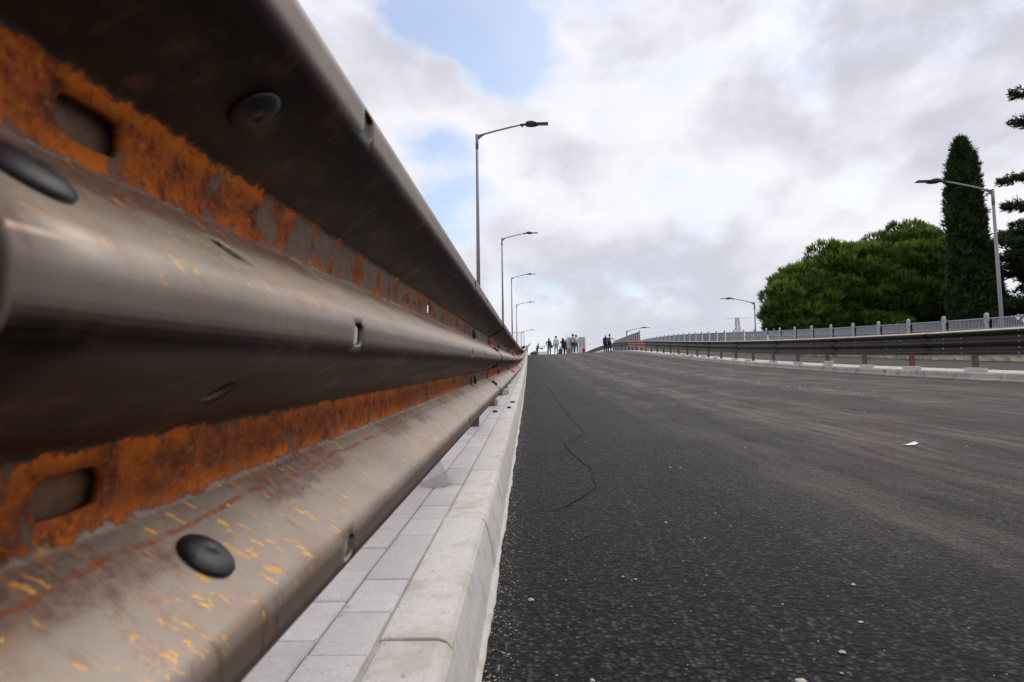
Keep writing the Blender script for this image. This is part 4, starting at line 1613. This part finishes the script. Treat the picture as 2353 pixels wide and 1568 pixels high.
# ------------------------------------------------------------------ notice boards on a site-fence panel
by, bx0 = 75.5, X(1302, 75.5)
t = thing('notice_board', 'site fence panel hung with two grey-white notice sheets behind the group', 'notice board', (bx0, by, prof(by) + .07))
for xx in (0, 2.06):
    mb = MB()
    mb.tube([(xx, 0, 0), (xx, 0, 1.98)], .022, 8)
    link('post', mb.mesh('post', M['galv'], True), t)
sheet = simple('notice_sheet', (.64, .64, .63), .7, 0, .06, 5)
ink = simple('notice_print', (.22, .22, .23), .7)
poster = simple('poster_brown', (.38, .17, .09), .7, 0, .45, 9)
poster2 = simple('poster_red', (.40, .06, .03), .7, 0, .4, 7)
for xx, w_b in ((.05, .74), (1.31, .72)):
    mb = MB()
    mb.box((xx + w_b / 2, -.02, 1.26), (w_b, .012, 1.16))
    s_ = link('notice_sheet', mb.mesh('notice_sheet', sheet), t)
    mb = MB()
    for q in range(13):
        zz = 1.77 - q * .082
        if q in (4, 8):
            mb.box((xx + w_b / 2, -.0285, zz), (w_b * .86, .004, .03))
            continue
        mb.box((xx + w_b * .28, -.0285, zz), (w_b * random.uniform(.32, .42), .004, .022))
        mb.box((xx + w_b * .74, -.0285, zz), (w_b * random.uniform(.28, .38), .004, .022))
    link('print_lines', mb.mesh('print_lines', ink), s_)
    for j, mt in ((0, poster if xx < 1 else sheet), (1, sheet if xx < 1 else poster2)):
        mb = MB()
        mb.box((xx + w_b * (.25 + .5 * j), -.02, .36), (w_b * .46, .012, .60))
        link('poster', mb.mesh('poster', mt), t)
mb = MB()
for q in range(26):
    mb.tube([(q * 2.06 / 25, 0, .1), (q * 2.06 / 25, 0, 1.92)], .004, 4, False)
for q in range(10):
    mb.tube([(0, 0, .12 + q * .2), (2.06, 0, .12 + q * .2)], .005, 4, False)
link('wire_mesh', mb.mesh('wire_mesh', M['galv']), t)

# site mesh panel at the left
t = thing('mesh_panel', 'thin wire site-fence panel standing behind the far end of the rusty guardrail', 'fence', (-1.75, 60.5, prof(60.5)))
for xx in (0, 1.35):
    mb = MB()
    mb.tube([(xx, 0, 0), (xx, 0, 2.15)], .024, 8)
    link('post', mb.mesh('post', M['galv'], True), t)
mb = MB()
mb.tube([(0, 0, 2.06), (1.35, 0, 2.06)], .018, 6)
mb.tube([(0, 0, .15), (1.35, 0, .15)], .018, 6)
link('rail', mb.mesh('rail', M['galv'], True), t)
mb = MB()
for q in range(1, 16):
    mb.tube([(q * 1.35 / 16, 0, .15), (q * 1.35 / 16, 0, 2.06)], .005, 4, False)
for q in range(8):
    mb.tube([(0, 0, .3 + q * .24), (1.35, 0, .3 + q * .24)], .005, 4, False)
link('wire_mesh', mb.mesh('wire_mesh', M['galv']), t)

# low wire fence behind the left guardrail, glimpsed through its slots
t = thing('wire_fence', 'low galvanised wire fence glimpsed through the slots of the rusty guardrail', 'fence', (0, 0, 0))
for q in range(10):
    ya = 1.5 + q * 2.0
    mb = MB()
    mb.tube([(-1.6, ya, prof(ya) + .1), (-1.6, ya, prof(ya) + 1.12)], .02, 6)
    link('post', mb.mesh('post', M['galv'], True), t)
    mb = MB()
    for k in range(1, 40):
        yk = ya + k * .05
        mb.tube([(-1.6, yk, prof(yk) + .17), (-1.6, yk, prof(yk) + 1.08)], .0055, 4, False)
    for k in range(8):
        zz = .2 + k * .12
        mb.tube([(-1.6, ya, prof(ya) + zz), (-1.6, ya + 2, prof(ya + 2) + zz)], .004, 4, False)
    link('wire_mesh', mb.mesh('wire_mesh', M['galv']), t)

# white van roof and rubble just over the crest
vx, vy = X(1246, 100), 100.0
t = thing('van', 'white vehicle mostly hidden beyond the crest, only its roof showing', 'van', (vx, vy, prof(vy) - .86), R(90))
body = [(-2.4, .35), (-2.4, 1.35), (-2.25, 1.86), (1.1, 1.9), (1.75, 1.2), (2.4, 1.05), (2.45, .35)]
mb = MB()
n = len(body)
vs = [(a, -.9, b) for a, b in body] + [(a, .9, b) for a, b in body]
mb.add(vs, [tuple(range(n)), tuple(range(n, 2 * n))[::-1]] + [(i, n + i, n + (i + 1) % n, (i + 1) % n) for i in range(n)])
bevel(link('body', mb.mesh('body', simple('white_car_paint', (.75, .76, .78), .25)), t), .08, 3)
for a in (-1.5, 1.5):
    for s in (-1, 1):
        mb = MB()
        mb.tube([(a, s * .78, .33), (a, s * .93, .33)], .33, 16)
        link('wheel', mb.mesh('wheel', CL['shoe']), t)
glass = simple('dark_glass', (.02, .025, .03), .1)
for s in (-1, 1):
    mb = MB()
    mb.add([(-2.0, s * .905, 1.25), (1.0, s * .905, 1.25), (.75, s * .905, 1.7), (-1.95, s * .905, 1.7)], [(0, 1, 2, 3)])
    link('window', mb.mesh('window', glass), t)
rub = thing('rubble_heap', 'small heap of brown rubble at the left end of the crest', 'rubble', (X(1224, 78), 78, prof(78)))
for q in range(9):
    me = rock_block(rk.uniform(.2, .4), rk.uniform(.2, .4), rk.uniform(.12, .25), 50 + q, 1, .05)
    me.materials.append(M['post_rust'] if q % 3 == 0 else M['earth'])
    link('rubble_piece', me, rub, (rk.uniform(-.4, .4), rk.uniform(-.3, .3), .12 + .12 * (q // 4)), (rk.uniform(-.5, .5), rk.uniform(-.5, .5), rk.uniform(0, 3)))
mb = MB()
mb.box((0, 0, 0), (.08, .03, .62))
tag(link('timber_board', mb.mesh('timber_board', simple('weathered_timber', (.22, .17, .12), .8)), None, (-.06, 58, prof(58) + .80), (0, R(38), 0)),
    'loose timber board leaning out at the far end of the left guardrail', 'board')

# ------------------------------------------------------------------ loose pavers along the island
lm = MB()
lm.box((0, 0, 0), (0.15, 0.28, 0.07))
loose_me = lm.mesh('loose_paver', M['kerb'])
ordn = ['first', 'second', 'third', 'fourth', 'fifth', 'sixth', 'seventh', 'eighth', 'ninth', 'tenth', 'eleventh', 'twelfth', 'thirteenth', 'fourteenth']
gpv = 'loose pavers lying along the traffic island'
yy = 10.6
for k in range(14):
    y0 = yy + rk.uniform(-.3, .3)
    kind = (2, 2, 2, 2, 3, 2, 1, 1, 1, 1, 2, 3, 2, 1)[k]
    base = (X_RK + .33, y0)
    for q in range(kind):
        yq = base[1] + (q % 2) * .32
        zq = prof(yq) + RKH + .036 + (0.072 if q == 2 else 0)
        o = link('loose_paver', loose_me, None, (base[0] + rk.uniform(-.03, .06) + .05 * (q % 2), yq if q < 2 else base[1] + .02, zq), (0.05, 0, rk.uniform(-.35, .35)))
        bevel(o, .006)
        what = {0: 'near block', 1: 'far block', 2: 'upper block'}[q] if kind > 1 else 'single block'
        tag(o, 'pale loose paver, %s of the %s set from the right under the dark guardrail' % (what, ordn[k]), 'paver', gpv)
    yy += 2.3

# tilted block against the first visible post of the left rail
mb = MB()
mb.box((0, 0, 0), (.10, .2, .06))
o = link('tilted_paver', mb.mesh('tilted_paver', M['paver']), None, (-.40, 2.78, prof(2.78) + KH + .042), (R(18), R(-24), R(12)))
tag(bevel(o, .004), 'grey paver lying tilted at the foot of the nearest guardrail post', 'paver')
for k, (ya, xa) in enumerate(((7.6, -.40), (10.0, -.36))):
    o = link('loose_paver', loose_me, None, (xa, ya, prof(ya) + KH + .041), (.05, 0, .2 * k))
    o.scale = (.6, .7, .8)
    tag(bevel(o, .004), ('pale loose paver beside the third post of the left guardrail', 'pale loose paver beside the fourth post of the left guardrail')[k], 'paver')


# ------------------------------------------------------------------ small stuff on the road
def pebbles(name, pts, mat, parent=None):
    base = [(1, 0, 0), (-1, 0, 0), (0, 1, 0), (0, -1, 0), (0, 0, 1), (0, 0, -1), (.62, .62, .5), (-.62, .62, .5), (-.62, -.62, .5), (.62, -.62, .5)]
    fs = [(4, 6, 7), (4, 7, 8), (4, 8, 9), (4, 9, 6), (0, 6, 9), (2, 7, 6), (1, 8, 7), (3, 9, 8), (0, 2, 6), (2, 1, 7), (1, 3, 8), (3, 0, 9)]
    mb = MB()
    for (x, y, z, s) in pts:
        m3 = Matrix.Rotation(random.uniform(0, 6.3), 3, 'Z') @ Matrix.Diagonal((random.uniform(.7, 1.3), random.uniform(.6, 1.1), random.uniform(.45, .8)))
        c = Vector((x, y, z))
        mb.add([c + m3 @ (Vector(b) * s * random.uniform(.8, 1.15)) for b in base], fs)
    return mb.mesh(name, mat)


pp = []
for i in range(2200):           # grit against the kerb
    y = 0.55 + random.random() ** 2 * 14
    x = X_KERB + 0.004 + abs(random.gauss(0, .028)) * (1 + .25 * random.random())
    s = random.uniform(.0009, .0028) * (1.5 if random.random() < .08 else 1)
    pp.append((x, y, prof(y) + s * .35, s))
for i in range(1500):           # scattered chips
    y = 0.8 + random.random() ** 1.6 * 26
    x = random.uniform(-.05, 1.0) if random.random() < .4 else random.uniform(0, 8.0)
    s = random.uniform(.0010, .0030)
    if random.random() < .05:
        s = random.uniform(.004, .008)
    pp.append((x, y, prof(y) + cross(x) + s * .3, s))
for i in range(420):            # drifts of chips in the dusty streak across the road
    y = 10 + random.random() * 30
    x = 4.9 + random.gauss(0, .35)
    s = random.uniform(.004, .013)
    pp.append((x, y, prof(y) + cross(x) + s * .3, s))
for (px, py, s) in ((1210, 1370, .010), (1445, 1325, .006), (1417, 1319, .005), (1602, 1237, .005), (1628, 1185, .005), (1603, 1318, .004), (1893, 1490, .009),
                    (1800, 1550, .010), (1343, 1545, .008), (1290, 1325, .004), (1660, 1213, .005), (1700, 1045, .008), (1970, 975, .008), (1485, 965, .006), (2330, 1500, .006)):
    yd = CAM_H * 1569 / (py - 836)
    xp = (px - 1215) / 1569 * yd
    pp.append((xp, yd, prof(yd) + cross(xp) + s * .3, s))
tag(link('grit', pebbles('grit', pp, M['grit'])), 'scattered pale chippings on the fresh asphalt', 'gravel', kind='stuff')
pk = []
for i in range(420):            # sand grains in paver and kerb joints
    y = 0.9 + random.random() ** 1.6 * 8
    x = random.choice([-.263, -.263, -.37, -.478]) + random.gauss(0, .006)
    s = random.uniform(.0012, .0034)
    pk.append((x, y, prof(y) + KH + s * .2, s))
for i in range(60):
    y = 0.9 + random.random() ** 1.4 * 8
    x = random.uniform(-.5, -.14)
    s = random.uniform(.0012, .004)
    pk.append((x, y, prof(y) + KH + s * .2, s))
for i in range(900):            # rubble dust on the island
    y = 8 + random.random() * 45
    s = random.uniform(.005, .018)
    pk.append((random.uniform(8.45, 9.6), y, prof(y) + RKH + s * .2, s))
tag(link('loose_sand', pebbles('loose_sand', pk, M['grit'])), 'loose sand grains along the joints of the pavers', 'sand', kind='stuff')
for k, (x, y, s, lab) in enumerate(((-.215, 7.1, .018, 'black asphalt crumb on the kerb top, nearest the road'), (-.20, 8.0, .017, 'black asphalt crumb on the kerb, farther and smaller'),
                                    (-.335, 6.6, .015, 'black asphalt crumb lying on the pavers'))):
    me = rock_block(s * 2, s * 2.6, s * 1.3, 70 + k, 2, s * .35)
    me.materials.append(M['lump'])
    tag(link('asphalt_crumb', me, None, (x, y, prof(y) + KH + s * .45), (0, 0, k)), lab, 'asphalt lump', 'asphalt crumbs on the kerb')
# white scrap
yd = CAM_H * 1569 / (1050 - 836)
mb = MB()
pts = [(-.05, -.01, .006), (-.02, -.028, .002), (.03, -.02, .004), (.065, .0, .014), (.045, .018, .022), (.0, .022, .004), (-.04, .016, .003)]
mb.add([(0, 0, .003)] + pts, [(0, i + 1, (i + 1) % 7 + 1) for i in range(7)])
o = link('paper_scrap', mb.mesh('paper_scrap', M['white_paint']), None, ((2065 - 1215) / 1569 * yd, yd, prof(yd) + cross((2065 - 1215) / 1569 * yd) + .004))
solid(o, .002)
tag(o, 'crumpled white scrap lying alone on the asphalt at right', 'scrap')

# zig-zag joint line in the asphalt
line = [(.95, 19.5), (.62, 17.6), (.44, 16.2), (.43, 12), (.45, 9), (.495, 6.2), (.40, 5.8), (.265, 5.5), (.29, 4.9), (.36, 4.2), (.343, 3.6), (.24, 3.3), (.148, 3.1), (.05, 2.98)]
mb = MB()
vs = []
dense = []
for (x0, y0), (x1, y1) in zip(line, line[1:]):
    nseg = max(3, int(math.hypot(x1 - x0, y1 - y0) / .06))
    for q in range(nseg):
        f = q / nseg
        dense.append((x0 + (x1 - x0) * f + random.gauss(0, .006), y0 + (y1 - y0) * f))
for i, (x, y) in enumerate(dense):
    a = dense[max(i - 1, 0)]
    b = dense[min(i + 1, len(dense) - 1)]
    d = Vector((b[0] - a[0], b[1] - a[1])).normalized()
    w = random.uniform(.001, .007)
    vs += [(x - d.y * w, y + d.x * w, prof(y) + cross(x) + .004), (x + d.y * w, y - d.x * w, prof(y) + cross(x) + .004)]
mb.add(vs, [(2 * i, 2 * i + 1, 2 * i + 3, 2 * i + 2) for i in range(len(dense) - 1)])
link('bitumen_line', mb.mesh('bitumen_line', M['crack']), road)
